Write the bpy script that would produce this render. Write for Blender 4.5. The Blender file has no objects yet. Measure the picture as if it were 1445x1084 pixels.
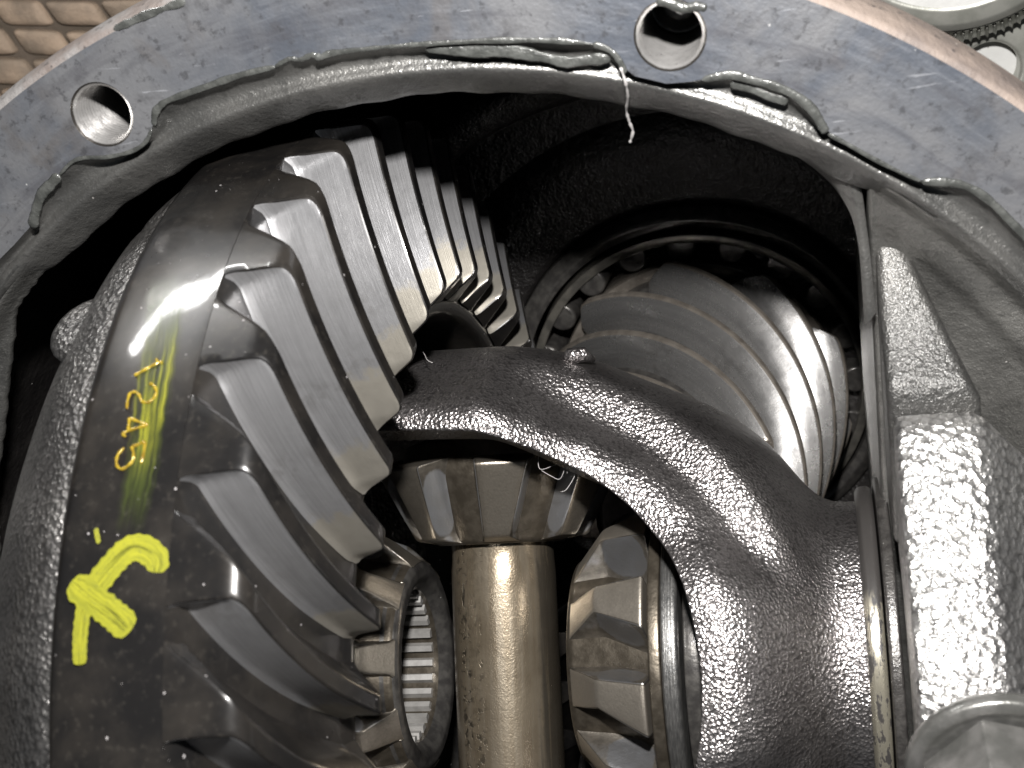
import bpy, bmesh, math, random
from mathutils import Matrix, Vector

random.seed(7)
MM = 0.001                      # everything below is written in millimetres
scene = bpy.context.scene
col = scene.collection
R_ = math.radians

# ------------------------------------------------------------------ camera
cam_data = bpy.data.cameras.new('camera')
cam = bpy.data.objects.new('camera', cam_data); col.objects.link(cam)
CAM = Vector((68.532, 153.771, 199.002))
CR = Matrix(((0.97229, 0.06998, 0.22305), (-0.16228, 0.88882, 0.42856), (-0.16826, -0.45288, 0.87555)))
cam.matrix_world = Matrix.Translation(CAM * MM) @ CR.to_4x4()
FPX = 1963.15                   # focal length in photograph pixels (1445 wide)
cam_data.sensor_width = 36.0
cam_data.lens = 36.0 * FPX / 1445.0
cam_data.clip_start = 0.005
cam_data.clip_end = 50.0
cam_data.dof.use_dof = True
cam_data.dof.focus_distance = 0.245
cam_data.dof.aperture_fstop = 40.0
scene.camera = cam

# ------------------------------------------------------------------ light: the camera's own flash, a hand's breadth above the lens, and dim shade
world = bpy.data.worlds.new('World'); scene.world = world; world.use_nodes = True
wbg = world.node_tree.nodes['Background']
wbg.inputs[0].default_value = (0.80, 0.90, 1.0, 1); wbg.inputs[1].default_value = 0.04
fl_d = bpy.data.lights.new('camera_flash', 'POINT'); fl_d.energy = 5.6; fl_d.shadow_soft_size = 0.006
fl_d.color = (1.0, 0.975, 0.95)
flash = bpy.data.objects.new('camera_flash', fl_d); col.objects.link(flash)
flash.location = (CAM + CR @ Vector((-4.0, 62.0, 0.0))) * MM
# bright daylight low beyond the upper left corner, seen mirrored on the rim of the ring gear
dl_d = bpy.data.lights.new('daylight_opening', 'AREA'); dl_d.shape = 'RECTANGLE'; dl_d.size = 0.026; dl_d.size_y = 0.150; dl_d.energy = 0.70
dl_d.color = (1.0, 0.99, 0.97)
daylight = bpy.data.objects.new('daylight_opening', dl_d); col.objects.link(daylight)
daylight.location = Vector((-224.0, 434.0, -98.0)) * MM
_z = (daylight.location - Vector((-14.0, 93.0, 38.0)) * MM).normalized(); _y = Vector((-0.66, -0.10, 0.74)); _y = (_y - _z * _y.dot(_z)).normalized(); _x = _y.cross(_z)
daylight.rotation_euler = Matrix((_x, _y, _z)).transposed().to_euler()
scene.cycles.max_bounces = 6; scene.cycles.caustics_reflective = False; scene.cycles.caustics_refractive = False
scene.view_settings.view_transform = 'Standard'
scene.view_settings.look = 'None'
scene.view_settings.gamma = 1.0
scene.view_settings.use_curve_mapping = False
scene.view_settings.exposure = 0.0

# ------------------------------------------------------------------ photograph pixel -> place on a surface
def ray(px, py):
    d = Vector(((px - 722.5) / FPX, -(py - 542.0) / FPX, -1.0))
    return CR @ d
def on_z(px, py, z):
    d = ray(px, py); return CAM + d * ((z - CAM.z) / d.z)
def on_x(px, py, x):
    d = ray(px, py); return CAM + d * ((x - CAM.x) / d.x)
def on_cyl(px, py, rad, dy=0.0):
    d = ray(px, py); a = d.y**2 + d.z**2; b = CAM.y*d.y + CAM.z*d.z; c = CAM.y**2 + CAM.z**2 - rad*rad
    D = max(b*b - a*c, 0); return CAM + d * ((-b - math.sqrt(D)) / a)

# ------------------------------------------------------------------ materials
class NT:
    def __init__(s, name):
        s.m = bpy.data.materials.new(name); s.m.use_nodes = True
        s.t = s.m.node_tree; s.t.nodes.clear()
        s.out = s.t.nodes.new('ShaderNodeOutputMaterial')
    def n(s, typ, ins=None, **kw):
        x = s.t.nodes.new(typ)
        for k, v in kw.items(): setattr(x, k, v)
        for k, v in (ins or {}).items():
            if hasattr(v, 'is_output'): s.t.links.new(v, x.inputs[k])
            else: x.inputs[k].default_value = v
        return x
    def math(s, op, a, b=0.0, c=0.0, clamp=False):
        x = s.n('ShaderNodeMath', {0: a, 1: b, 2: c}, operation=op, use_clamp=clamp); return x.outputs[0]
    def vmath(s, op, a, b=(0, 0, 0)):
        x = s.n('ShaderNodeVectorMath', {0: a, 1: b}, operation=op); return x.outputs[0]
    def coords(s, rand=True):
        tc = s.n('ShaderNodeTexCoord')
        v = s.n('ShaderNodeVectorMath', {0: tc.outputs['Object'], 3: 1000.0}, operation='SCALE').outputs[0]
        if rand:
            oi = s.n('ShaderNodeObjectInfo')
            r = s.math('MULTIPLY', oi.outputs['Random'], 431.7)
            cx = s.n('ShaderNodeCombineXYZ', {0: r, 1: s.math('MULTIPLY', r, 1.7), 2: s.math('MULTIPLY', r, -0.6)})
            v = s.vmath('ADD', v, cx.outputs[0])
        return v
    def noise(s, v, scale, detail=4.0, rough=0.55, dist=0.0):
        return s.n('ShaderNodeTexNoise', {'Vector': v, 'Scale': scale, 'Detail': detail, 'Roughness': rough, 'Distortion': dist}).outputs[0]
    def ramp(s, f, stops):
        x = s.n('ShaderNodeValToRGB', {0: f}); e = x.color_ramp.elements
        while len(e) < len(stops): e.new(0.5)
        for i, (p, c) in enumerate(stops):
            e[i].position = p; e[i].color = (c, c, c, 1) if not isinstance(c, tuple) else c + (1,)
        return x.outputs[0]
    def step(s, f, lo, hi):
        return s.n('ShaderNodeMapRange', {0: f, 1: lo, 2: hi, 3: 0.0, 4: 1.0}, interpolation_type='SMOOTHSTEP').outputs[0]
    def mix(s, f, a, b):
        x = s.n('ShaderNodeMix', data_type='RGBA')
        for i, v in ((0, f), (6, a), (7, b)):
            if hasattr(v, 'is_output'): s.t.links.new(v, x.inputs[i])
            elif i == 0: x.inputs[i].default_value = v
            else: x.inputs[i].default_value = tuple(v) + (1,)
        return x.outputs[2]
    def lerp(s, f, a, b):
        x = s.n('ShaderNodeMix', {0: f, 2: a, 3: b}, data_type='FLOAT'); return x.outputs[0]
    def bump(s, h, dist_mm, strength=1.0, prev=None):
        ins = {'Height': h, 'Distance': dist_mm * MM, 'Strength': strength}
        if prev is not None: ins['Normal'] = prev
        return s.n('ShaderNodeBump', ins).outputs[0]
    def specks(s, v, scale=0.30, size=0.05, keep=0.5):
        w = s.vmath('ADD', v, s.n('ShaderNodeVectorMath', {0: s.n('ShaderNodeTexNoise', {'Vector': v, 'Scale': 2.5, 'Detail': 1.0}).outputs['Color'], 3: 0.35}, operation='SCALE').outputs[0])
        vo = s.n('ShaderNodeTexVoronoi', {'Vector': w, 'Scale': scale})
        bw = s.n('ShaderNodeSeparateColor', {0: vo.outputs['Color']})
        a = s.math('LESS_THAN', vo.outputs['Distance'], s.math('MULTIPLY', bw.outputs[1], size))
        return s.math('MULTIPLY', a, s.math('GREATER_THAN', bw.outputs[0], 1.0 - keep))
    def bsdf(s, **ins):
        names = dict(color='Base Color', metallic='Metallic', rough='Roughness', normal='Normal', coat='Coat Weight', coat_rough='Coat Roughness', spec='Specular IOR Level', alpha='Alpha', coat_normal='Coat Normal', aniso='Anisotropic', tangent='Tangent', tint='Coat Tint')
        d = {}
        for k, v in ins.items():
            if isinstance(v, tuple) and len(v) == 3: v = v + (1,)
            d[names[k]] = v
        if 'Normal' in d and 'Coat Weight' in d and 'Coat Normal' not in d: d['Coat Normal'] = d['Normal']
        b = s.n('ShaderNodeBsdfPrincipled', d); s.t.links.new(b.outputs[0], s.out.inputs[0]); return s.m

MATS = {}
def cast(name, base, base2, amp=0.22, rough=0.34, scale=0.85, coat=0.35, metallic=0.35, keep=0.25, grit=0.0):
    m = NT(name); v = m.coords()
    big = m.noise(v, 0.07, 4); mid = m.noise(v, scale, 3, 0.6); fine = m.noise(v, scale * 3.4, 2, 0.5)
    lump = m.noise(v, scale * 0.25, 2)
    colr = m.mix(m.step(big, 0.35, 0.68), base, base2)
    colr = m.mix(m.math('MULTIPLY', m.step(fine, 0.5, 0.75), 0.4), colr, tuple(min(0.7, x * 1.35) for x in base2))
    colr = m.mix(m.math('MULTIPLY', m.step(m.noise(v, scale * 0.5, 4), 0.56, 0.7), 0.4), colr, tuple(x * 0.4 for x in base))
    sp = m.specks(v, 0.33, 0.055, keep)
    colr = m.mix(sp, colr, (0.5, 0.48, 0.46))
    hh = m.math('MULTIPLY_ADD', mid, 1.0, m.math('MULTIPLY_ADD', fine, 0.55, m.math('MULTIPLY', lump, 0.5))); n3 = m.bump(hh, amp * 1.3)
    if grit > 0:                # sandy pits left by the mould
        wv = m.vmath('ADD', v, m.n('ShaderNodeVectorMath', {0: m.n('ShaderNodeTexNoise', {'Vector': v, 'Scale': 0.9, 'Detail': 1.0}).outputs['Color'], 3: 0.6}, operation='SCALE').outputs[0])
        vo = m.n('ShaderNodeTexVoronoi', {'Vector': wv, 'Scale': grit}).outputs['Distance']
        hh = m.math('MULTIPLY_ADD', vo, m.math('MULTIPLY_ADD', big, 1.2, 0.35), m.math('MULTIPLY', hh, 0.55)); n3 = m.bump(hh, amp * 1.3)
        colr = m.mix(m.math('MULTIPLY', m.step(vo, 0.55, 0.8), 0.6), colr, tuple(x * 0.3 for x in base))
    r = m.math('ADD', m.lerp(big, rough - 0.08, rough + 0.10), m.math('MULTIPLY', sp, 0.5))
    MATS[name] = m.bsdf(color=colr, metallic=metallic, rough=r, normal=n3, coat=coat, coat_rough=0.14)
cast('oily_cast_iron', (0.040, 0.038, 0.038), (0.075, 0.070, 0.064), amp=0.30)
cast('carrier_iron', (0.25, 0.234, 0.232), (0.35, 0.33, 0.326), amp=0.135, rough=0.29, scale=1.4, metallic=0.9, coat=0.7, grit=1.85)
cast('hub_flange_iron', (0.19, 0.185, 0.18), (0.28, 0.27, 0.26), amp=0.26, rough=0.36, scale=1.1, coat=0.4, metallic=0.88, grit=1.2)
cast('bearing_cap_iron', (0.52, 0.51, 0.50), (0.66, 0.65, 0.63), amp=0.34, rough=0.34, scale=1.0, coat=0.5, metallic=0.9, grit=0.8)
cast('wet_bowl_iron', (0.16, 0.158, 0.15), (0.27, 0.265, 0.25), amp=0.16, rough=0.40, scale=0.9, coat=0.5, metallic=0.75)
cast('web_iron', (0.075, 0.074, 0.071), (0.13, 0.127, 0.12), amp=0.22, rough=0.40, scale=1.0, coat=0.4, metallic=0.6)
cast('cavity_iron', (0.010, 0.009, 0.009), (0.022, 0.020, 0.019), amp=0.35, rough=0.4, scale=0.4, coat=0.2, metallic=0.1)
cast('lip_iron', (0.12, 0.12, 0.116), (0.20, 0.197, 0.188), amp=0.10, rough=0.36, scale=1.1, coat=0.5, metallic=0.7, keep=0.8)

def mk_flange():
    m = NT('machined_flange'); v = m.coords(False)
    big = m.noise(v, 0.045, 5, 0.6, 0.6); mid = m.noise(v, 0.22, 5, 0.65); fine = m.noise(v, 1.6, 3)
    c = m.mix(m.step(big, 0.36, 0.66), (0.215, 0.218, 0.228), (0.110, 0.122, 0.146))
    c = m.mix(m.math('MULTIPLY', m.step(mid, 0.5, 0.72), 0.55), c, (0.075, 0.074, 0.078))
    c = m.mix(m.math('MULTIPLY', m.step(m.noise(v, 0.09, 3, 0.5, 1.0), 0.56, 0.72), 0.35), c, (0.16, 0.138, 0.12))
    # polar streaks left by wiping and scraping
    sub = m.vmath('SUBTRACT', v, (11.2, 1.4, 0.0)); sx = m.n('ShaderNodeSeparateXYZ', {0: sub})
    ang = m.math('ARCTAN2', sx.outputs[0], sx.outputs[1]); rad = m.n('ShaderNodeVectorMath', {0: sub}, operation='LENGTH').outputs[1]
    pv = m.n('ShaderNodeCombineXYZ', {0: m.math('MULTIPLY', ang, 14.0), 1: m.math('MULTIPLY', rad, 0.75), 2: 0.0}).outputs[0]
    st = m.noise(pv, 1.0, 5, 0.65)
    c = m.mix(m.math('MULTIPLY', m.math('MULTIPLY', m.step(st, 0.45, 0.8), m.step(big, 0.42, 0.62)), 0.45), c, (0.34, 0.355, 0.385))
    c = m.mix(m.math('MULTIPLY', m.step(m.noise(pv, 0.35, 5, 0.65, 0.6), 0.5, 0.7), 0.5), c, (0.085, 0.085, 0.098))
    # rust spot by the outer edge
    rs = m.vmath('SUBTRACT', v, (-51.6, 111.6, 13.0)); rx = m.n('ShaderNodeSeparateXYZ', {0: rs})
    u = m.math('ADD', m.math('MULTIPLY', rx.outputs[0], 0.78), m.math('MULTIPLY', rx.outputs[1], 0.62))
    w = m.math('SUBTRACT', m.math('MULTIPLY', rx.outputs[1], 0.78), m.math('MULTIPLY', rx.outputs[0], 0.62))
    e = m.math('ADD', m.math('POWER', m.math('ABSOLUTE', m.math('DIVIDE', u, 3.4)), 2.0), m.math('POWER', m.math('ABSOLUTE', m.math('DIVIDE', w, 0.95)), 2.0))
    e = m.math('ADD', e, m.math('MULTIPLY', m.math('SUBTRACT', m.noise(v, 1.1, 4), 0.5), 2.0))
    rust = m.step(e, 1.15, 0.75)
    c = m.mix(rust, c, (0.20, 0.060, 0.025))
    c = m.mix(m.math('MULTIPLY', m.step(m.noise(v, 0.55, 5, 0.7), 0.55, 0.66), 0.6), c, (0.06, 0.06, 0.064))
    sp = m.specks(v, 0.4, 0.06, 0.35)
    c = m.mix(sp, c, (0.6, 0.6, 0.6))
    n3 = m.bump(m.math('MULTIPLY_ADD', fine, 0.9, m.math('MULTIPLY_ADD', st, 0.5, mid)), 0.06)
    sv = m.n('ShaderNodeVectorMath', {0: v, 1: (0.10, 1.1, 1.0)}, operation='MULTIPLY').outputs[0]
    scr = m.step(m.noise(sv, 1.3, 3, 0.6, 0.4), 0.66, 0.70)
    scr = m.math('MULTIPLY', scr, m.step(m.noise(v, 0.06, 2), 0.45, 0.6))
    c = m.mix(m.math('MULTIPLY', scr, 0.6), c, (0.42, 0.43, 0.46))
    r = m.math('ADD', m.lerp(mid, 0.30, 0.46), m.math('MULTIPLY', rust, 0.4))
    met = m.math('MULTIPLY', m.math('SUBTRACT', 1.0, rust), 0.55)
    MATS['machined_flange'] = m.bsdf(color=c, metallic=met, rough=r, normal=n3)
mk_flange()

def mk_rim():
    m = NT('rusty_outer_casting'); v = m.coords(False)
    a = m.noise(v, 0.12, 5, 0.6); b = m.noise(v, 0.7, 4); f = m.noise(v, 2.5, 3)
    sx = m.n('ShaderNodeSeparateXYZ', {0: v})
    side = m.step(sx.outputs[0], -20.0, 60.0)
    tan = m.mix(side, (0.20, 0.19, 0.185), (0.235, 0.19, 0.162))
    c = m.mix(m.step(a, 0.4, 0.65), tan, (0.155, 0.128, 0.115))
    c = m.mix(m.step(b, 0.60, 0.72), c, (0.06, 0.052, 0.05))
    c = m.mix(m.specks(v, 0.35, 0.09, 0.3), c, (0.55, 0.5, 0.44))
    n = m.bump(m.math('MULTIPLY_ADD', f, 0.2, b), 0.3)
    MATS['rusty_outer_casting'] = m.bsdf(color=c, metallic=0.0, rough=0.68, normal=n)
mk_rim()

def mk_gear_dark():
    m = NT('oiled_black_steel'); v = m.coords(); sx = m.n('ShaderNodeSeparateXYZ', {0: v})
    a = m.noise(v, 0.10, 4); b = m.noise(v, 0.9, 4); f = m.noise(v, 3.5, 2)
    c = m.mix(m.step(a, 0.35, 0.7), (0.010, 0.0095, 0.0095), (0.026, 0.023, 0.020))
    c = m.mix(m.math('MULTIPLY', m.step(b, 0.55, 0.72), 0.5), c, (0.040, 0.036, 0.031))
    sp = m.specks(v, 0.55, 0.10, 0.6)
    c = m.mix(sp, c, (0.42, 0.40, 0.40))
    n = m.bump(m.math('MULTIPLY_ADD', f, 0.25, b), 0.008)
    r = m.math('ADD', m.lerp(b, 0.24, 0.36), m.math('MULTIPLY', sp, 0.4))
    MATS['oiled_black_steel'] = m.bsdf(color=c, metallic=0.25, rough=r, normal=n, coat=0.6, coat_rough=0.07)
mk_gear_dark()

def mk_flank(name, base, unworn, patch_u, metallic=0.85, rough=0.30, streak=1.0, soft=0.08):
    # polished contact face of a tooth: fine grinding lines run along the tooth (UV u), unworn metal towards one end
    m = NT(name); uv = m.n('ShaderNodeUVMap', uv_map='UVMap').outputs[0]; v = m.coords()
    s = m.n('ShaderNodeSeparateXYZ', {0: uv})
    oi = m.n('ShaderNodeObjectInfo'); off = m.math('MULTIPLY', oi.outputs['Random'], 37.0)
    st = m.n('ShaderNodeCombineXYZ', {0: m.math('ADD', m.math('MULTIPLY', s.outputs[0], 3.0), off), 1: m.math('MULTIPLY', s.outputs[1], 55.0), 2: off}).outputs[0]
    lines = m.noise(st, 1.0, 5, 0.7); blot = m.noise(v, 0.35, 4, 0.6); fine = m.noise(v, 2.2, 3)
    c = m.mix(m.step(lines, 0.35, 0.68), tuple(x * 0.74 for x in base), base)
    c = m.mix(m.math('MULTIPLY', m.step(blot, 0.52, 0.72), 0.35), c, tuple(x * 0.62 for x in base))
    edge = m.math('ADD', m.math('ADD', s.outputs[0], m.math('MULTIPLY', m.math('SUBTRACT', oi.outputs['Random'], 0.5), 0.12)), m.math('MULTIPLY', m.math('SUBTRACT', blot, 0.5), 0.30))
    un = m.step(edge, patch_u + soft, patch_u)
    tint = m.math('MULTIPLY', m.math('FRACT', m.math('MULTIPLY', oi.outputs['Random'], 17.3)), 0.22)
    c = m.mix(tint, c, tuple(x * 0.55 for x in base))
    smx = m.math('SUBTRACT', s.outputs[0], m.math('FRACT', m.math('MULTIPLY', oi.outputs['Random'], 7.7)))
    sm = m.math('MULTIPLY', m.step(m.math('ABSOLUTE', smx), 0.10, 0.0), m.step(m.noise(v, 0.45, 3), 0.46, 0.60))
    c = m.mix(m.math('MULTIPLY', sm, 0.22), c, (0.16, 0.145, 0.12))
    c = m.mix(un, c, unworn)
    sp = m.specks(v, 0.36, 0.06, 0.25)
    c = m.mix(sp, c, (0.7, 0.66, 0.58))
    n = m.bump(m.math('MULTIPLY_ADD', fine, 0.35 / streak, lines), 0.035 * streak)
    r = m.math('ADD', m.lerp(blot, rough - 0.05, rough + 0.12), m.math('MULTIPLY', un, 0.12))
    MATS[name] = m.bsdf(color=c, metallic=metallic, rough=r, normal=n)
mk_flank('ground_tooth_flank', (0.66, 0.66, 0.675), (0.50, 0.47, 0.41), 0.17, rough=0.36)
mk_flank('pinion_flank', (0.80, 0.79, 0.78), (0.36, 0.31, 0.26), -0.3, metallic=0.9, rough=0.23, streak=0.2)

def mk_bevel(name, body, worn, rough=0.36, land=0.2):
    # brown unworn steel with a grey rubbed oval on each contact face (UV space), only where UV is set
    m = NT(name); uv = m.n('ShaderNodeUVMap', uv_map='UVMap').outputs[0]; v = m.coords()
    s = m.n('ShaderNodeSeparateXYZ', {0: uv}); b = m.noise(v, 0.5, 4); f = m.noise(v, 2.4, 3)
    du = m.math('DIVIDE', m.math('SUBTRACT', s.outputs[0], 0.44), 0.44); dv = m.math('DIVIDE', m.math('SUBTRACT', s.outputs[1], 0.55), 0.46)
    e = m.math('ADD', m.math('POWER', m.math('ABSOLUTE', du), 2.6), m.math('POWER', m.math('ABSOLUTE', dv), 2.6))
    e = m.math('ADD', e, m.math('MULTIPLY', m.math('SUBTRACT', b, 0.5), 0.5))
    w = m.math('MULTIPLY', m.step(e, 1.12, 0.82), m.math('MULTIPLY_ADD', b, 0.4, 0.65), 0, True)
    c = m.mix(m.step(b, 0.35, 0.68), body, tuple(x * 0.62 for x in body))
    c = m.mix(w, c, worn)
    c = m.mix(m.math('MULTIPLY', m.math('LESS_THAN', s.outputs[0], -1.0), m.math('MULTIPLY_ADD', f, 0.5, land)), c, tuple(min(0.62, x * 1.9) for x in body))  # tip lands mixed lighter: the light they catch is painted in
    sp = m.specks(v, 0.3, 0.05, 0.2); c = m.mix(sp, c, (0.6, 0.58, 0.54))
    n = m.bump(m.math('MULTIPLY_ADD', f, 0.8, b), 0.05)
    r = m.math('SUBTRACT', m.lerp(b, rough - 0.06, rough + 0.08), m.math('MULTIPLY', w, 0.06))
    MATS[name] = m.bsdf(color=c, metallic=0.88, rough=r, normal=n, coat=0.3, coat_rough=0.12)
mk_bevel('brown_gear_steel', (0.235, 0.210, 0.175), (0.46, 0.465, 0.48))
mk_bevel('grey_gear_steel', (0.27, 0.245, 0.21), (0.34, 0.345, 0.36), rough=0.40, land=0.6)

def mk_pin():
    m = NT('bronzed_pin_steel'); v = m.coords(False); sx = m.n('ShaderNodeSeparateXYZ', {0: v})
    a = m.noise(v, 0.12, 4); b = m.noise(v, 0.75, 5, 0.6, 0.5); f = m.noise(v, 3.0, 3)
    lv = m.n('ShaderNodeCombineXYZ', {0: m.math('MULTIPLY', sx.outputs[0], 0.06), 1: sx.outputs[1], 2: sx.outputs[2]}).outputs[0]
    ln = m.noise(lv, 0.6, 4)
    c = m.mix(m.step(a, 0.35, 0.65), (0.275, 0.228, 0.165), (0.205, 0.165, 0.115))
    c = m.mix(m.math('MULTIPLY', m.step(ln, 0.42, 0.66), 0.45), c, (0.33, 0.29, 0.23))
    pit = m.math('MULTIPLY', m.step(b, 0.53, 0.60), m.step(m.noise(lv, 0.20, 3), 0.46, 0.55))
    band = m.step(m.math('ABSOLUTE', m.math('ADD', sx.outputs[1], 4.6)), 3.4, 1.2)
    pit = m.math('MULTIPLY', pit, m.math('MULTIPLY_ADD', band, 0.85, 0.15))
    stain = m.math('MULTIPLY', m.step(m.math('ADD', sx.outputs[1], m.math('MULTIPLY', m.math('SUBTRACT', ln, 0.5), 5.0)), 7.2, 8.6), 0.75)
    c = m.mix(stain, c, (0.05, 0.045, 0.038))
    c = m.mix(m.math('MULTIPLY', m.math('MULTIPLY', band, m.step(b, 0.40, 0.62)), 0.5), c, (0.15, 0.125, 0.09))
    c = m.mix(pit, c, (0.065, 0.055, 0.042))
    n = m.bump(m.math('MULTIPLY_ADD', f, 0.4, m.math('SUBTRACT', m.math('MULTIPLY', b, 0.6), pit)), 0.08)
    r = m.math('ADD', m.lerp(ln, 0.22, 0.34), m.math('MULTIPLY', pit, 0.15))
    MATS['bronzed_pin_steel'] = m.bsdf(color=c, metallic=0.7, rough=r, normal=n, coat=0.4, coat_rough=0.08)
mk_pin()

def simple(name, c1, c2, metallic=0.0, rough=0.4, scale=0.5, bump=0.05, coat=0.0, keep=0.2, rand=True, bscale=None):
    m = NT(name); v = m.coords(rand); a = m.noise(v, scale, 4); b = m.noise(v, bscale or scale * 3, 3)
    c = m.mix(m.step(a, 0.35, 0.68), c1, c2)
    if keep > 0: c = m.mix(m.specks(v, 0.35, 0.06, keep), c, (0.5, 0.48, 0.46))
    MATS[name] = m.bsdf(color=c, metallic=metallic, rough=m.lerp(a, max(rough - 0.08, 0.02), rough + 0.1), normal=m.bump(b, bump), coat=coat, coat_rough=0.1)
simple('grey_sealant', (0.045, 0.047, 0.044), (0.085, 0.088, 0.083), 0.1, 0.32, 0.5, 0.16, 0.5)
simple('steel_hub', (0.17, 0.17, 0.165), (0.27, 0.265, 0.25), 0.7, 0.34, 0.3, 0.03)
simple('washer_steel', (0.13, 0.13, 0.128), (0.20, 0.197, 0.19), 0.8, 0.38, 0.6, 0.06, 0.2)
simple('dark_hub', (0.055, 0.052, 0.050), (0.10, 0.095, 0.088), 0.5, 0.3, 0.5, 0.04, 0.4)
simple('shaded_oily_brown_root', (0.085, 0.072, 0.055), (0.13, 0.112, 0.088), 0.75, 0.36, 0.5, 0.05, 0.4)  # oily brown, darkened to put the shade of the tooth grooves into the colour
simple('spline_steel', (0.50, 0.49, 0.47), (0.36, 0.35, 0.335), 0.55, 0.40, 0.4, 0.02)
simple('bearing_steel', (0.30, 0.27, 0.235), (0.19, 0.168, 0.145), 0.6, 0.24, 0.3, 0.02)
simple('cage_steel', (0.10, 0.095, 0.085), (0.17, 0.16, 0.14), 0.6, 0.3, 0.3, 0.03)
simple('shim_dark', (0.05, 0.047, 0.045), (0.09, 0.085, 0.08), 0.4, 0.3, 0.8, 0.10, 0.4)
simple('bolt_steel', (0.16, 0.16, 0.15), (0.25, 0.245, 0.235), 0.65, 0.34, 0.25, 0.10, 0.4)
simple('amber_ink', (0.34, 0.245, 0.025), (0.16, 0.10, 0.015), 0.2, 0.10, 0.9, 0.02, 0.8, keep=0)
simple('lint', (0.55, 0.53, 0.52), (0.45, 0.43, 0.42), 0.0, 0.8, 0.5, 0.0, keep=0)
simple('tan_mat', (0.42, 0.315, 0.23), (0.23, 0.18, 0.135), 0.0, 0.75, 0.09, 0.25, keep=0.0, bscale=1.2)
simple('mat_backing', (0.10, 0.08, 0.06), (0.14, 0.11, 0.085), 0.0, 0.85, 0.2, 0.2, keep=0)
simple('pale_plate', (0.50, 0.50, 0.47), (0.42, 0.42, 0.39), 0.3, 0.45, 0.1, 0.03, keep=0)
simple('galvanised', (0.46, 0.46, 0.42), (0.33, 0.335, 0.30), 0.55, 0.38, 0.2, 0.05, keep=0.1)
simple('bright_aluminium', (0.78, 0.78, 0.76), (0.70, 0.70, 0.68), 0.4, 0.5, 0.2, 0.03, keep=0)

def mk_thread():
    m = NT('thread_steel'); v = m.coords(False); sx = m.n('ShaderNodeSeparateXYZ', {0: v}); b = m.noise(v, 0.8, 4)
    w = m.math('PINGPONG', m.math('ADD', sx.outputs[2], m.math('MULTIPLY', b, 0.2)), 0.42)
    c = m.mix(m.step(w, 0.12, 0.30), (0.46, 0.45, 0.44), (0.06, 0.055, 0.05))  # dark bands along z paint shade into the thread roots
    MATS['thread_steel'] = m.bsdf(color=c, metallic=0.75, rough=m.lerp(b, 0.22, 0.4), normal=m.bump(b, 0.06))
mk_thread()
def mk_yellow():
    m = NT('yellow_paint'); uv = m.n('ShaderNodeUVMap', uv_map='UVMap').outputs[0]; s = m.n('ShaderNodeSeparateXYZ', {0: uv}); v = m.coords()
    oi = m.n('ShaderNodeObjectInfo')
    pv = m.n('ShaderNodeCombineXYZ', {0: m.math('ADD', m.math('MULTIPLY', s.outputs[0], 2.0), m.math('MULTIPLY', oi.outputs['Random'], 40.0)), 1: m.math('MULTIPLY', s.outputs[1], 9.0), 2: 0.0}).outputs[0]
    b = m.noise(pv, 1.0, 5, 0.65); f = m.noise(v, 2.0, 4)
    mid_ = m.step(m.math('ABSOLUTE', m.math('SUBTRACT', s.outputs[1], 0.5)), 0.42, 0.1)
    thin = m.math('MULTIPLY', m.step(b, 0.50, 0.66), mid_)
    c = m.mix(m.step(b, 0.36, 0.60), (0.235, 0.232, 0.016), (0.16, 0.165, 0.014))
    c = m.mix(m.math('MULTIPLY', m.step(f, 0.56, 0.70), 0.5), c, (0.09, 0.10, 0.02))
    a = m.math('SUBTRACT', 1.0, m.math('MULTIPLY', thin, 0.62))
    MATS['yellow_paint'] = m.bsdf(color=c, rough=0.42, alpha=a, normal=m.bump(m.math('ADD', b, f), 0.04))
mk_yellow()
def mk_race():
    m = NT('worn_race'); v = m.coords(False); sx = m.n('ShaderNodeSeparateXYZ', {0: v})
    ang = m.math('ARCTAN2', sx.outputs[1], sx.outputs[2])
    pv = m.n('ShaderNodeCombineXYZ', {0: m.math('MULTIPLY', ang, 9.0), 1: m.math('MULTIPLY', sx.outputs[0], 1.1), 2: 0.0}).outputs[0]
    b = m.noise(pv, 1.0, 6, 0.65)
    w = m.math('MULTIPLY', m.step(b, 0.44, 0.50), m.step(ang, 1.02, 0.86))
    c = m.mix(w, (0.045, 0.042, 0.040), (0.42, 0.39, 0.31))
    MATS['worn_race'] = m.bsdf(color=c, metallic=m.math('MULTIPLY', w, 0.7), rough=m.lerp(w, 0.35, 0.26), normal=m.bump(b, 0.08), coat=0.15, coat_rough=0.1)
mk_race()

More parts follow.
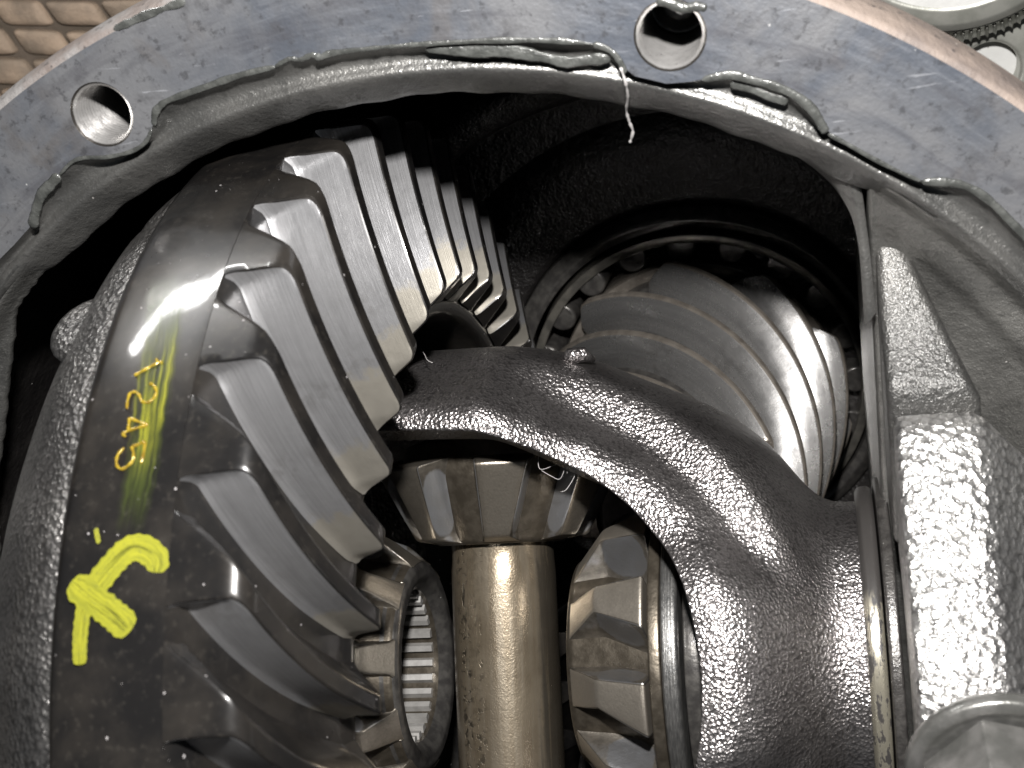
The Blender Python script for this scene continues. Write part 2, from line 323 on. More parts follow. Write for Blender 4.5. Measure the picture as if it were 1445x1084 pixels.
def mk_smear():
    m = NT('green_wax_smear'); uv = m.n('ShaderNodeUVMap', uv_map='UVMap').outputs[0]; s = m.n('ShaderNodeSeparateXYZ', {0: uv}); v = m.coords(False)
    pv = m.n('ShaderNodeCombineXYZ', {0: m.math('MULTIPLY', s.outputs[0], 2.2), 1: m.math('MULTIPLY', s.outputs[1], 7.0), 2: 0.0}).outputs[0]
    b = m.noise(pv, 1.0, 5, 0.65); g = m.noise(v, 0.16, 3)
    edge = m.math('MULTIPLY', m.step(s.outputs[1], 0.0, 0.22), m.step(s.outputs[1], 1.0, 0.78))
    ends = m.math('MULTIPLY', m.step(s.outputs[0], 0.0, 0.18), m.step(s.outputs[0], 1.0, 0.75))
    core = m.math('MULTIPLY', m.step(s.outputs[0], 0.18, 0.42), m.step(s.outputs[0], 0.80, 0.58))
    a = m.math('MULTIPLY', m.math('MULTIPLY', edge, ends), m.step(b, 0.28, 0.72))
    a = m.math('MULTIPLY', a, m.math('ADD', 0.62, m.math('MULTIPLY', core, 0.3)), 0, True)
    c = m.mix(m.math('MULTIPLY', core, m.step(b, 0.40, 0.62)), (0.060, 0.078, 0.018), (0.20, 0.20, 0.02))
    MATS['green_wax_smear'] = m.bsdf(color=c, metallic=0.0, rough=0.3, alpha=a, coat=0.3, coat_rough=0.1)
mk_smear()

# ------------------------------------------------------------------ mesh helpers
def link(o, parent=None):
    col.objects.link(o)
    if parent is not None: o.parent = parent
    return o
def mesh(name, verts, faces, mats, parent=None, smooth=True, midx=None, uvs=None, angle=None, recalc=True):
    me = bpy.data.meshes.new(name)
    me.from_pydata([(v[0] * MM, v[1] * MM, v[2] * MM) for v in verts], [], faces)
    if not isinstance(mats, (list, tuple)): mats = [mats]
    for q in mats: me.materials.append(MATS[q])
    if midx:
        for p, i in zip(me.polygons, midx): p.material_index = i
    if uvs is not None:
        l = me.uv_layers.new(name='UVMap')
        for p in me.polygons:
            for li in p.loop_indices: l.data[li].uv = uvs[me.loops[li].vertex_index]
    if recalc:
        bm = bmesh.new(); bm.from_mesh(me); bmesh.ops.recalc_face_normals(bm, faces=bm.faces); bm.to_mesh(me); bm.free()
    if smooth:
        for p in me.polygons: p.use_smooth = True
        if angle is not None: me.set_sharp_from_angle(angle=R_(angle))
    return link(bpy.data.objects.new(name, me), parent)
def empty(name, parent=None, label=None, cat=None, group=None):
    o = link(bpy.data.objects.new(name, None), parent); o.empty_display_size = 0.02
    if label: tag(o, label, cat, group)
    return o
def tag(o, label=None, cat=None, group=None, kind=None):
    if label: o['label'] = label
    if cat: o['category'] = cat
    if group: o['group'] = group
    if kind: o['kind'] = kind
    return o
def copy_obj(o, parent, mat4=None):
    c = o.copy(); link(c, parent)
    if mat4 is not None: c.matrix_local = mat4
    return c
def rotx(a): return Matrix.Rotation(-a, 4, 'X')      # turns theta (from +Z towards +Y) up by a

def revolve_x(profile, n=128, closed=False, th0=0.0, th1=2 * math.pi, rfun=None):
    # profile: (x, r); theta measured from +Z towards +Y
    full = abs(th1 - th0 - 2 * math.pi) < 1e-6; cols = n if full else n + 1
    V, Fc = [], []
    for i in range(cols):
        t = th0 + (th1 - th0) * i / n
        for x, r in profile:
            rr = rfun(x, r, t) if rfun else r
            V.append((x, rr * math.sin(t), rr * math.cos(t)))
    k = len(profile); m = k if closed else k - 1
    for i in range(n):
        j = (i + 1) % cols
        for q in range(m):
            q2 = (q + 1) % k
            Fc.append((i * k + q, j * k + q, j * k + q2, i * k + q2))
    return V, Fc
def revolve_z(profile, cx, cy, n=180, a0=0.0, a1=2 * math.pi, fun=None):
    full = abs(a1 - a0 - 2 * math.pi) < 1e-6; cols = n if full else n + 1
    V, Fc = [], []; k = None
    for i in range(cols):
        a = a0 + (a1 - a0) * i / n
        pr = fun(a) if fun else profile
        k = len(pr)
        for r, z in pr: V.append((cx + r * math.sin(a), cy + r * math.cos(a), z))
    for i in range(n):
        j = (i + 1) % cols
        for q in range(k - 1): Fc.append((i * k + q, j * k + q, j * k + q + 1, i * k + q + 1))
    return V, Fc
def round_profile(pts, rad, seg=5):
    # rounds the inner corners of an open polyline of 2-d points; rad: one number or a list per inner corner
    out = [pts[0]]
    for i in range(1, len(pts) - 1):
        r = rad if not isinstance(rad, (list, tuple)) else rad[i - 1]
        a, b, c = Vector(pts[i - 1]), Vector(pts[i]), Vector(pts[i + 1])
        u, w = (a - b), (c - b); lu, lw = u.length, w.length
        d = min(r, lu * 0.48, lw * 0.48)
        p0, p1 = b + u / lu * d, b + w / lw * d
        for k in range(seg + 1):
            t = k / seg
            out.append(tuple((1 - t)**2 * p0 + 2 * t * (1 - t) * b + t * t * p1))
    out.append(pts[-1]); return out
def resample(pts, step):
    out = [pts[0]]
    for a, b in zip(pts[:-1], pts[1:]):
        d = math.dist(a, b); n = max(1, int(math.ceil(d / step)))
        for k in range(1, n + 1): out.append(tuple(a[i] + (b[i] - a[i]) * k / n for i in range(len(a))))
    return out
def catmull(pts, per=8):
    out = []
    P = [pts[0]] + list(pts) + [pts[-1]]
    for i in range(1, len(P) - 2):
        p0, p1, p2, p3 = [Vector(q) for q in P[i - 1:i + 3]]
        for k in range(per):
            t = k / per
            out.append(0.5 * ((2 * p1) + (-p0 + p2) * t + (2 * p0 - 5 * p1 + 4 * p2 - p3) * t * t + (-p0 + 3 * p1 - 3 * p2 + p3) * t**3))
    out.append(Vector(P[-2])); return out
def tube(points, radii, seg=8, squash=1.0, up=None):
    V, Fc = [], []; n = len(points)
    for i, p in enumerate(points):
        p = Vector(p); t = (Vector(points[min(i + 1, n - 1)]) - Vector(points[max(i - 1, 0)])).normalized()
        u = (up or Vector((0, 0, 1))); s = t.cross(u)
        if s.length < 1e-4: s = t.cross(Vector((1, 0, 0)))
        s.normalize(); w = s.cross(t).normalized(); r = radii[i] if isinstance(radii, (list, tuple)) else radii
        for k in range(seg):
            a = 2 * math.pi * k / seg
            V.append(p + s * (r * math.cos(a)) + w * (r * squash * math.sin(a)))
    for i in range(n - 1):
        for k in range(seg):
            k2 = (k + 1) % seg; Fc.append((i * seg + k, i * seg + k2, (i + 1) * seg + k2, (i + 1) * seg + k))
    Fc.append(tuple(range(seg))); Fc.append(tuple((n - 1) * seg + k for k in range(seg)))
    return V, Fc
def smooth01(t): t = max(0.0, min(1.0, t)); return t * t * (3 - 2 * t)
def interp(tab, x):
    if x <= tab[0][0]: return tab[0][1]
    for (a, b), (c, d) in zip(tab[:-1], tab[1:]):
        if x <= c: return b + (d - b) * (x - a) / (c - a)
    return tab[-1][1]

# ------------------------------------------------------------------ bevel-gear tooth (local axis X, toe towards +X)
def bevel_tooth(name, toe_root, heel_root, toe_tip, heel_tip, phase, tipw, lean_lo, lean_hi, mats, parent,
                rtoe=1.2, rheel=2.0, n_len=26, n_h=8, bev=0.35, bulge=0.10, dark_hi=0):
    """One tooth. phase(u): angle of the lower tip edge, u 0 at toe .. 1 at heel. tipw/lean: mm, functions of u."""
    tr, hr, tt, ht = [Vector(p) for p in (toe_root, heel_root, toe_tip, heel_tip)]
    path = round_profile([tuple(tr), tuple(tt), tuple(ht), tuple(hr)], [rtoe, rheel], 6)
    path = resample(path, (ht - tt).length / n_len)
    axis = (hr - tr); L = axis.length; ax = axis / L; nrm = Vector((-ax.y, ax.x))
    if (tt - tr).dot(nrm) < 0: nrm = -nrm
    def params(p):
        d = Vector(p) - tr; s = d.dot(ax) / L; h = d.dot(nrm)
        top0, top1 = (tt - tr).dot(nrm), (ht - tr).dot(nrm); sm = max(0, min(1, s))
        return s, max(0.0, min(1.0, h / (top0 + (top1 - top0) * sm)))
    tip0, tip1 = (tt - tr).dot(ax) / L, (ht - tr).dot(ax) / L
    cols = len(path); V, UV, F, MI = [], [], [], []
    bots = []
    tot = 0; acc = [0]
    for a, b in zip(path[:-1], path[1:]): tot += math.dist(a, b); acc.append(tot)
    for q in acc:
        bots.append(tr + axis * (q / tot))
    grid = [[], []]
    for side in (0, 1):
        for i in range(cols):
            row = []
            for k in range(n_h + 1):
                f = k / n_h; p = bots[i].lerp(Vector(path[i]), f)
                s, eta = params(p); u = (s - tip0) / (tip1 - tip0); uc = max(0.0, min(1.0, u))
                rr = p.y; off = 0.0
                lo, hi, tw = lean_lo(uc), lean_hi(uc), tipw(uc)
                e = 1 - eta; curve = e + bulge * math.sin(math.pi * e)
                fil = 0.5 * max(0, (e - 0.8) / 0.2)**2
                off = (-lo * curve - fil) if side == 0 else (tw + hi * curve + fil)
                th = phase(uc) + off / rr
                row.append(len(V)); V.append((p.x, rr * math.sin(th), rr * math.cos(th))); UV.append((uc, eta))
            grid[side].append(row)
    for i in range(cols - 1):
        for k in range(n_h):
            a, b, c, d = grid[0][i][k], grid[0][i + 1][k], grid[0][i + 1][k + 1], grid[0][i][k + 1]
            F.append((a, b, c, d)); MI.append(0)
            a, b, c, d = grid[1][i][k], grid[1][i][k + 1], grid[1][i + 1][k + 1], grid[1][i + 1][k]
            F.append((a, b, c, d)); MI.append(2)
    nw = 6; strip = []
    for i in range(cols):
        a, b = Vector(V[grid[0][i][n_h]]), Vector(V[grid[1][i][n_h]])
        row = [grid[0][i][n_h]]
        for q in range(1, nw):
            t = q / nw; p = a.lerp(b, t); r0 = path[i][1]; rr = math.hypot(p.y, p.z)
            row.append(len(V)); V.append((p.x, p.y * r0 / rr, p.z * r0 / rr)); UV.append((-5.0, -5.0))
        row.append(grid[1][i][n_h]); strip.append(row)
    for i in range(cols - 1):
        for q in range(nw): F.append((strip[i][q], strip[i][q + 1], strip[i + 1][q + 1], strip[i + 1][q])); MI.append(1)
    o = mesh(name, V, F, mats, parent, True, MI, UV, None)
    me = o.data; bm = bmesh.new(); bm.from_mesh(me)
    bmesh.ops.remove_doubles(bm, verts=bm.verts, dist=1e-6)
    bmesh.ops.recalc_face_normals(bm, faces=bm.faces)
    ed = [e for e in bm.edges if len(e.link_faces) == 2 and e.link_faces[0].material_index != e.link_faces[1].material_index]
    bmesh.ops.bevel(bm, geom=ed, offset=bev * MM, segments=2, profile=0.5, affect='EDGES', material=1 if len(mats) > 1 else -1)
    for f in bm.faces:
        if f.material_index == 2: f.material_index = 1 if (dark_hi and len(mats) > 1) else 0
    bm.to_mesh(me); bm.free()
    for p in me.polygons: p.use_smooth = True
    me.set_sharp_from_angle(angle=R_(22))
    return o
def const(c): return lambda u: c
def lin(a, b): return lambda u: a + (b - a) * u

# ================================================================== ground under everything
GZ = -150.0
g = mesh('ground', [(-2000, -2000, GZ - 3), (2000, -2000, GZ - 3), (2000, 2000, GZ - 3), (-2000, 2000, GZ - 3)], [(0, 1, 2, 3)], 'mat_backing')
tag(g, 'dark brown ground under the axle', kind='structure')

# tan mat with skewed raised pads (upper left corner)
def build_mat():
    root = empty('ribbed_mat', None, 'tan ribbed mat lying on the ground behind the axle, upper left', 'mat')
    base = on_z(60, 60, GZ); root.location = base * MM
    mesh('backing', [(-95, -60, -2.5), (75, -60, -2.5), (75, 70, -2.5), (-95, 70, -2.5), (-95, -60, -1), (75, -60, -1), (75, 70, -1), (-95, 70, -1)],
         [(3, 2, 1, 0), (4, 5, 6, 7), (0, 1, 5, 4), (1, 2, 6, 5), (2, 3, 7, 6), (3, 0, 4, 7)], 'mat_backing', root, False)
    # two joint directions seen in the photograph
    o = on_z(0, 30, GZ); ex = on_z(78, 30, GZ) - o; d1 = ex; ey = on_z(30, 72, GZ) - o; d2 = ey
    pad = None
    for i in range(-6, 7):
        for j in range(-6, 7):
            c = (d1 * i + d2 * j)
            if not (-88 < c.x < 68 and -54 < c.y < 62): continue
            if pad is None:
                V, F = [], []
                n = 20; prof = [(1.0, -1.0), (0.97, 0.5), (0.86, 1.2), (0.5, 1.6)]
                for s, z in prof:
                    for k in range(n):
                        t = 2 * math.pi * k / n
                        cu = math.copysign(abs(math.cos(t))**0.35, math.cos(t)); su = math.copysign(abs(math.sin(t))**0.35, math.sin(t))
                        p = d1 * (0.455 * s * cu) + d2 * (0.435 * s * su); V.append((p.x, p.y, z))
                for q in range(len(prof) - 1):
                    for k in range(n): F.append((q * n + k, q * n + (k + 1) % n, (q + 1) * n + (k + 1) % n, (q + 1) * n + k))
                F.append(tuple((len(prof) - 1) * n + k for k in range(n)))
                pad = mesh('pad', V, F, 'tan_mat', root, True, None, None, 50); q = pad
            else: q = copy_obj(pad, root)
            q.matrix_local = Matrix.Translation(Vector((c.x + random.uniform(-.3, .3), c.y + random.uniform(-.3, .3), random.uniform(-.5, .3))) * MM) @ Matrix.Rotation(random.uniform(-.06, .06), 4, 'Z') @ Matrix.Diagonal((random.uniform(.94, 1.05), random.uniform(.92, 1.06), 1, 1))
build_mat()

# ================================================================== axle housing
HX, HY = 11.2, 1.4              # centre of the cover opening
FZ = 13.0                       # machined cover face
housing = empty('axle_housing', None, 'open cast iron axle housing with grey machined cover flange around the gears', 'axle housing')
RIN = [(-60, 113.5), (-47, 114.6), (-42, 114.8), (-38.5, 112.4), (-35.2, 112.0), (-32.7, 112.1), (-31.0, 113.7), (-29.6, 114.6), (-27.5, 114.9), (-26.1, 115.3), (-25.0, 114.7), (-23.5, 112.9),
       (-21.4, 111.8), (-19.9, 111.9), (-18.7, 113.3), (-17.7, 115.0), (-16.3, 115.6), (-13.4, 115.2), (-10.5, 115.0), (-7.7, 114.7), (-6.5, 115.1), (-3.4, 114.6), (1.2, 114.3), (5.3, 114.2),
       (9.2, 114.5), (12.6, 115.0), (15.0, 115.0), (16.3, 114.2), (17.1, 112.6), (17.8, 111.6), (20.3, 111.5), (22.3, 112.9), (22.9, 113.9), (24.2, 115.0), (25.6, 115.2), (27.1, 115.4), (28.6, 115.3),
       (30.1, 114.5), (31.7, 112.4), (33.6, 112.1), (35.3, 112.0), (39.2, 112.6), (40.7, 114.5), (42.1, 115.5), (43.9, 115.6), (45.6, 115.3), (47.2, 114.7), (60, 113.5)]
def rin(a):
    d = math.degrees(a)
    while d > 180: d -= 360
    while d < -180: d += 360
    return interp(RIN, d)
BOLTS = [R_(-21.6), R_(19.7), R_(60), R_(100), R_(140), R_(180), R_(-140), R_(-100), R_(-62)]
bolt_xy = [(-32.5, 111.3), (51.0, 112.4)] + [(HX + 118.5 * math.sin(a), HY + 118.5 * math.cos(a)) for a in BOLTS[2:]]
HR = 4.55
def build_flange():
    bm = bmesh.new()
    def loop(pts):
        vs = [bm.verts.new((x * MM, y * MM, FZ * MM)) for x, y in pts]
        return [bm.edges.new((vs[i], vs[(i + 1) % len(vs)])) for i in range(len(vs))]
    ed = []
    n = 480
    ed += loop([(HX + 127.2 * math.sin(2 * math.pi * i / n), HY + 127.2 * math.cos(2 * math.pi * i / n)) for i in range(n)])
    ed += loop([(HX + rin(2 * math.pi * i / n) * math.sin(2 * math.pi * i / n), HY + rin(2 * math.pi * i / n) * math.cos(2 * math.pi * i / n)) for i in range(n)])
    for bx_, by_ in bolt_xy:
        ed += loop([(bx_ + (HR + 0.3) * math.sin(2 * math.pi * k / 48), by_ + (HR + 0.3) * math.cos(2 * math.pi * k / 48)) for k in range(48)])
    bmesh.ops.triangle_fill(bm, use_beauty=True, use_dissolve=False, edges=ed)
    for f in bm.faces:
        if f.normal.z < 0: f.normal_flip()
    me = bpy.data.meshes.new('flange_face'); bm.to_mesh(me); bm.free(); me.materials.append(MATS['machined_flange'])
    o = link(bpy.data.objects.new('flange_face', me), housing); o['label'] = 'scraped grey machined cover face with a rust spot'
    # threaded bolt holes
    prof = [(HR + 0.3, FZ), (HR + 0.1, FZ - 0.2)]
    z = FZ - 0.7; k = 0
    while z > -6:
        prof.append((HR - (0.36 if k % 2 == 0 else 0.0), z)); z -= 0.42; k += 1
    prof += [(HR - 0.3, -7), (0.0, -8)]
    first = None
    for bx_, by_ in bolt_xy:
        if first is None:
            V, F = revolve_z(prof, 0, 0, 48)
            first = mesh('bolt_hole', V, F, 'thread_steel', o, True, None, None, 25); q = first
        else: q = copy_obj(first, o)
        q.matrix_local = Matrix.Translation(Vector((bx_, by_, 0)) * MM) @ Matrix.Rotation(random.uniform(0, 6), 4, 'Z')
    return o
flange_face = build_flange()

OPEN = R_(40)                   # half angle over which the lip is undercut by the cavity
def groove(r):                  # from the edge of the machined face down into the shallow groove before the lip
    return [(r - (r - 110.8) * f, z) for f, z in ((0, FZ), (.05, FZ - .15), (.2, FZ - 1.2), (.4, 10.7), (.62, 10.05), (.85, 10.1), (1.0, 10.5))]
def lip_profile(a):
    d = math.degrees(a)
    while d > 180: d -= 360
    r = rin(a); j = 0.15 * math.sin(a * 37) + 0.1 * math.sin(a * 91 + 1)
    return groove(r) + [(110.4, 10.85), (110.0, 10.95), (109.6, 10.8),
            (109.0, 10.35)] + [(109.0 - (109.0 - q - j * w) * (0.12 + 0.88 * smooth01((42.0 - abs(d)) / 7.0)), z) for q, w, z in ((108.0, .3, 9.3), (107.0, .5, 8.1), (106.1, 1, 7.0), (105.5, 1, 6.2), (105.3, 1, 5.6), (105.5, 1, 4.8), (106.8, 0, 2.5), (109.0, 0, -2.0))]
V, F = revolve_z(None, HX, HY, 540, -OPEN - R_(2), OPEN + R_(2), lip_profile)
o = mesh('inner_lip', V, F, 'lip_iron', housing); o['label'] = 'oily inner lip over the dark gear cavity'

# outer side of the flange and the outside of the bowl
V, F = revolve_z(round_profile([(127.2, FZ), (128.0, FZ - 0.4), (129.0, 10), (129.2, 4), (128.0, -3), (121, -9), (117, -30), (113, -80), (98, -115), (60, -128), (20, -128)], 2.0, 4), HX, HY, 300)
mesh('outer_rim', V, F, 'rusty_outer_casting', housing)
# inside of the bowl behind the lip
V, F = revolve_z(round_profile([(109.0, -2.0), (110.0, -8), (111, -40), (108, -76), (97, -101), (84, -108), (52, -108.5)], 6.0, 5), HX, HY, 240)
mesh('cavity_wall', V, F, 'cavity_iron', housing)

# sloping sides of the opening with the bearing saddles: right and left
def side_bowl(name, edge, sign, a0, a1, mat='wet_bowl_iron'):
    # edge(a): inner radius of the ledge at angle a; heights run from the lip down to the saddle plane
    V, F, MI = [], [], []; na, nr = 160, 46
    rows = []
    for i in range(na + 1):
        a = a0 + (a1 - a0) * i / na; r1 = rin(a); r2 = edge(a)
        row = []
        head = groove(r1) + [(110.4, 10.85), (110.0, 10.95), (109.6, 10.8), (109.0, 9.9)]
        pts = list(head)
        for k in range(1, nr + 1):
            t = k / nr; r = 109.0 + (r2 - 109.0) * t
            z = 9.9 - 2.6 * smooth01((109 - r) / 3.0) - 1.0 * smooth01((109 - r - 6) / 2.5)
            z -= 7.0 * smooth01(t * 1.05) * min(1.0, (109 - r2) / 18)
            pts.append((r, z))
        zl = pts[-1][1]
        pts += [(r2 - 0.5, zl - 0.3), (r2 - 0.9, zl - 1.2), (r2 - 1.0, zl - 3), (r2 - 1.0, -20), (r2 - 0.8, -50), (r2 - 0.4, -90)] if sign > 0 else [(r2 - 0.3, zl - 0.3), (r2 - 0.4, zl - 1.0), (r2 + 0.5, zl - 2.2), (r2 + 6, zl - 5), (r2 + 12, -20), (r2 + 14, -50), (r2 + 12, -90)]
        for r, z in pts: row.append(len(V)); V.append((HX + r * math.sin(a), HY + r * math.cos(a), z))
        rows.append(row)
    for i in range(na):
        for k in range(len(rows[0]) - 1): F.append((rows[i][k], rows[i + 1][k], rows[i + 1][k + 1], rows[i][k + 1])); MI.append(0 if k < 12 else 1)
    return mesh(name, V, F, ['lip_iron', mat], housing, True, MI, None, 50)
XW = 76.0
def edge_right(a):
    s = math.sin(a); r = (XW - HX) / s
    return min(r, 107.0)
o = side_bowl('bearing_saddle', edge_right, 1, R_(37.3), R_(142)); o['label'] = 'wet grey sloping saddle wall right of the gears'
LW = [(88.5, -53.5), (84, -59.5), (73, -65.4), (61, -71.7), (44, -80.6), (20, -88), (-20, -92), (-60, -88), (-90, -60)]
def edge_left(a):
    # polyline (y, x) of the left ledge, intersected with the ray at angle a from the centre
    s, c = math.sin(a), math.cos(a); best = 107.0
    for (y0, x0), (y1, x1) in zip(LW[:-1], LW[1:]):
        dx, dy = x1 - x0, y1 - y0; den = s * dy - c * dx
        if abs(den) < 1e-9: continue
        px, py = x0 - HX, y0 - HY
        r = (px * dy - py * dx) / den; t = (px * c - py * s) / den
        if r > 0 and -0.001 <= -t <= 1.001: best = min(best, r)
        if r > 0 and -0.001 <= t <= 1.001: best = min(best, r)
    return best - 0.35 * abs(math.sin(a * 140) * math.sin(a * 61))
o = side_bowl('bearing_saddle', edge_left, -1, R_(-142), R_(-37.3)); o['label'] = 'dark jagged ledge left of the ring gear'

# rounded corner where the lip runs down into the right web
cb = [(1040, 183), (1080, 198), (1115, 216), (1148, 237), (1178, 266), (1200, 302), (1211, 345), (1216, 400), (1220, 460)]
ct = [(1046, 150), (1088, 168), (1125, 184), (1160, 202), (1196, 224), (1214, 262), (1222, 312), (1229, 370), (1236, 440)]
B3 = catmull([on_z(x, y, 3.0) for x, y in cb], 6); T3 = catmull([on_z(x, y, 9.0 - 6.0 * smooth01((i - 3) / 3.0)) for i, (x, y) in enumerate(ct)], 6)
V, F, MI = [], [], []; nb_ = len(B3)
for i in range(nb_):
    t3, b3 = T3[i], B3[i]
    for f_ in (0.0, 0.35, 0.7, 0.92, 1.0): p_ = t3.lerp(b3, f_); V.append((p_.x, p_.y, p_.z + 0.5 * math.sin(math.pi * f_)))
    V.append((b3.x + 0.2, b3.y + 0.2, 1.6)); V.append((b3.x + 0.6, b3.y + 0.6, -6)); V.append((b3.x + 1, b3.y + 1, -70))
for i in range(nb_ - 1):
    for k in range(7): F.append((i * 8 + k, (i + 1) * 8 + k, (i + 1) * 8 + k + 1, i * 8 + k + 1)); MI.append(0 if k < 5 else 1)
o = mesh('lip_corner', V, F, ['lip_iron', 'cavity_iron'], housing, True, MI, None, 50); o['label'] = 'rounded corner of the lip above the right web'

# saddle block that carries the bearing cap, right
def prism(name, outline_yz, x0, x1, mat, parent, bev=1.5, seg=3, mod=None):
    bm = bmesh.new(); n = len(outline_yz)
    a = [bm.verts.new((x0 * MM, y * MM, z * MM)) for y, z in outline_yz]; b = [bm.verts.new((x1 * MM, y * MM, z * MM)) for y, z in outline_yz]
    bm.faces.new(a); bm.faces.new(list(reversed(b)))
    for i in range(n): bm.faces.new((a[i], b[i], b[(i + 1) % n], a[(i + 1) % n]))
    bmesh.ops.recalc_face_normals(bm, faces=bm.faces)
    if bev > 0:
        ed = [e for e in bm.edges if e.calc_face_angle(0) > R_(30)]
        bmesh.ops.bevel(bm, geom=ed, offset=bev * MM, segments=seg, profile=0.5, affect='EDGES', clamp_overlap=True)
    me = bpy.data.meshes.new(name); bm.to_mesh(me); bm.free(); me.materials.append(MATS[mat])
    for p in me.polygons: p.use_smooth = True
    me.set_sharp_from_angle(angle=R_(40))
    return link(bpy.data.objects.new(name, me), parent)
arc = [(31.2 * math.cos(t), 31.2 * math.sin(t)) for t in [math.pi + math.pi * k / 24 for k in range(25)]]
sb = prism('saddle_block', [(-56, 14.6), (-31.2, 14.6), (-31.2, 0)] + arc[1:-1] + [(31.2, 0), (31.2, 14.6), (55.5, 14.6), (58.2, 14.2), (60.5, 11.5), (63.5, 8.6), (70, 5.4), (76, 1.5), (81, -90), (-60, -90), (-60, 0)], 76.2, 89.5, 'web_iron', housing, 1.2)
for v_ in sb.data.vertices:     # the web narrows towards the lip
    y_ = v_.co.y / MM
    if y_ > 55 and v_.co.x / MM > 80: v_.co.x = (77.2 + 12.3 * max(0.0, (84.5 - y_) / 29.5)**1.2 - (89.5 - v_.co.x / MM)) * MM

# boss for the pinion bearing inside the cavity
PX, PY = 37.0, 0.5
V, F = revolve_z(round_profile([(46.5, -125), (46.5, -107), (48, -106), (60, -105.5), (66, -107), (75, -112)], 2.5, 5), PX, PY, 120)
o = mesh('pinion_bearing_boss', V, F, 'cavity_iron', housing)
# cast rib across the cavity above the boss
rib = []
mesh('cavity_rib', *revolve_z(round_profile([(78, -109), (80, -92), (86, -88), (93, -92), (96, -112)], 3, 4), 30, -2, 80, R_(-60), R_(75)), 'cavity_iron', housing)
# plug behind the pinion bearing
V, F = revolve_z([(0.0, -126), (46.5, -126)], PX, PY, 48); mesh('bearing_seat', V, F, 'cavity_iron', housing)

# ------------------------------------------------------------------ sealant left on the flange
def bead(pts, r0, label, squash=0.55, z=FZ + 0.0, jitter=0.25, parent=flange_face, name='sealant_bead', taper=True):
    P3 = [on_z(x, y, z) for x, y in pts]; C = catmull(P3, 7); n = len(C); rad = []
    fr = [random.uniform(0.3, 0.7) for _ in range(3)]; fp = [random.uniform(0, 6) for _ in range(3)]; nz = 0.0
    for i, c in enumerate(C):
        t = i / (n - 1); e = min(1.0, t / 0.12, (1 - t) / 0.12) if taper else 1
        nz = 0.7 * nz + 0.3 * random.uniform(-1, 1)
        rad.append(max(0.03, r0 * (0.06 + 0.94 * math.sqrt(max(0.0, e * (2 - e)))) * (1 + jitter * 0.6 * math.sin(i * fr[0] + fp[0]) * math.sin(i * fr[1] * .4 + fp[1]) + jitter * 1.3 * nz)))
    V, F = tube(C, [q * 0.72 for q in rad], 8, squash * 0.5)
    o = mesh(name, V, F, 'grey_sealant', parent); o['label'] = label; return o
bead([(46, 322), (50, 300), (58, 276), (72, 260), (84, 247)], 1.15, 'short fat grey sealant bead at the lower left end of the lip', 0.7)
bead([(84, 247), (100, 230), (118, 223), (150, 222), (185, 214), (205, 201), (214, 182)], 0.45, 'thin sealant edge curling under the left bolt hole')
bead([(217, 178), (219, 160), (226, 150), (240, 141), (290, 123), (340, 106), (390, 94)], 0.75, 'smooth grey sealant bead right of the left bolt hole')
bead([(388, 94), (402, 86), (410, 83), (425, 84), (440, 78), (452, 81), (470, 75), (520, 69), (560, 65), (640, 60), (720, 57), (790, 58), (840, 63)], 0.55, 'long ragged sealant bead along the top of the lip', 0.6, FZ + 0.1, 0.55)
bead([(600, 70), (660, 72), (720, 73), (770, 82), (800, 88), (835, 84), (862, 84)], 1.15, 'flat peeling sealant flap under the top bead', 0.28, FZ - 0.7, 0.3)
bead([(836, 62), (860, 71), (874, 86), (882, 104)], 0.6, 'sealant bead end bending down beside the right bolt hole', 0.6)
bead([(990, 113), (1030, 106), (1060, 113), (1090, 121), (1120, 134), (1145, 154), (1160, 178), (1166, 187)], 0.95, 'thick curved sealant bead right of the right bolt hole', 0.6)
bead([(1030, 118), (1060, 126), (1090, 138), (1112, 143)], 0.9, 'thin sealant film under the curved bead', 0.3, FZ - 0.8)
bead([(1168, 189), (1200, 206), (1230, 223), (1270, 243), (1300, 256)], 0.40, 'thin pale sealant line along the right of the lip', 0.5)
bead([(1300, 257), (1340, 258), (1370, 266), (1400, 287), (1425, 312), (1450, 338), (1475, 370)], 0.85, 'thick sealant bead at the right edge', 0.6)
bead([(160, 42), (178, 34), (205, 22), (235, 11), (262, 2)], 0.8, 'sealant smear along the outer edge of the flange', 0.4, FZ, 0.4)
bead([(926, 0), (945, 4), (964, 12), (982, 9), (998, 12)], 0.9, 'lump of dirt at the upper edge of the right bolt hole', 1.0, FZ, 0.4)
# stray string of sealant hanging over the lip
P3 = [on_z(876, 96, 13.4), on_z(883, 118, 12.2), on_z(886, 138, 9.5), on_z(884, 156, 6.5), on_z(888, 172, 4.5), on_z(893, 186, 3.0), on_z(889, 201, 1.5)]
C = catmull(P3, 6); V, F = tube(C, [0.22 + 0.10 * math.sin(i * 0.7) * math.sin(i * 1.9) + random.uniform(-.04, .04) for i in range(len(C))], 6)
o = mesh('sealant_string', V, F, 'lint', housing); o['label'] = 'pale sealant string hanging over the lip'

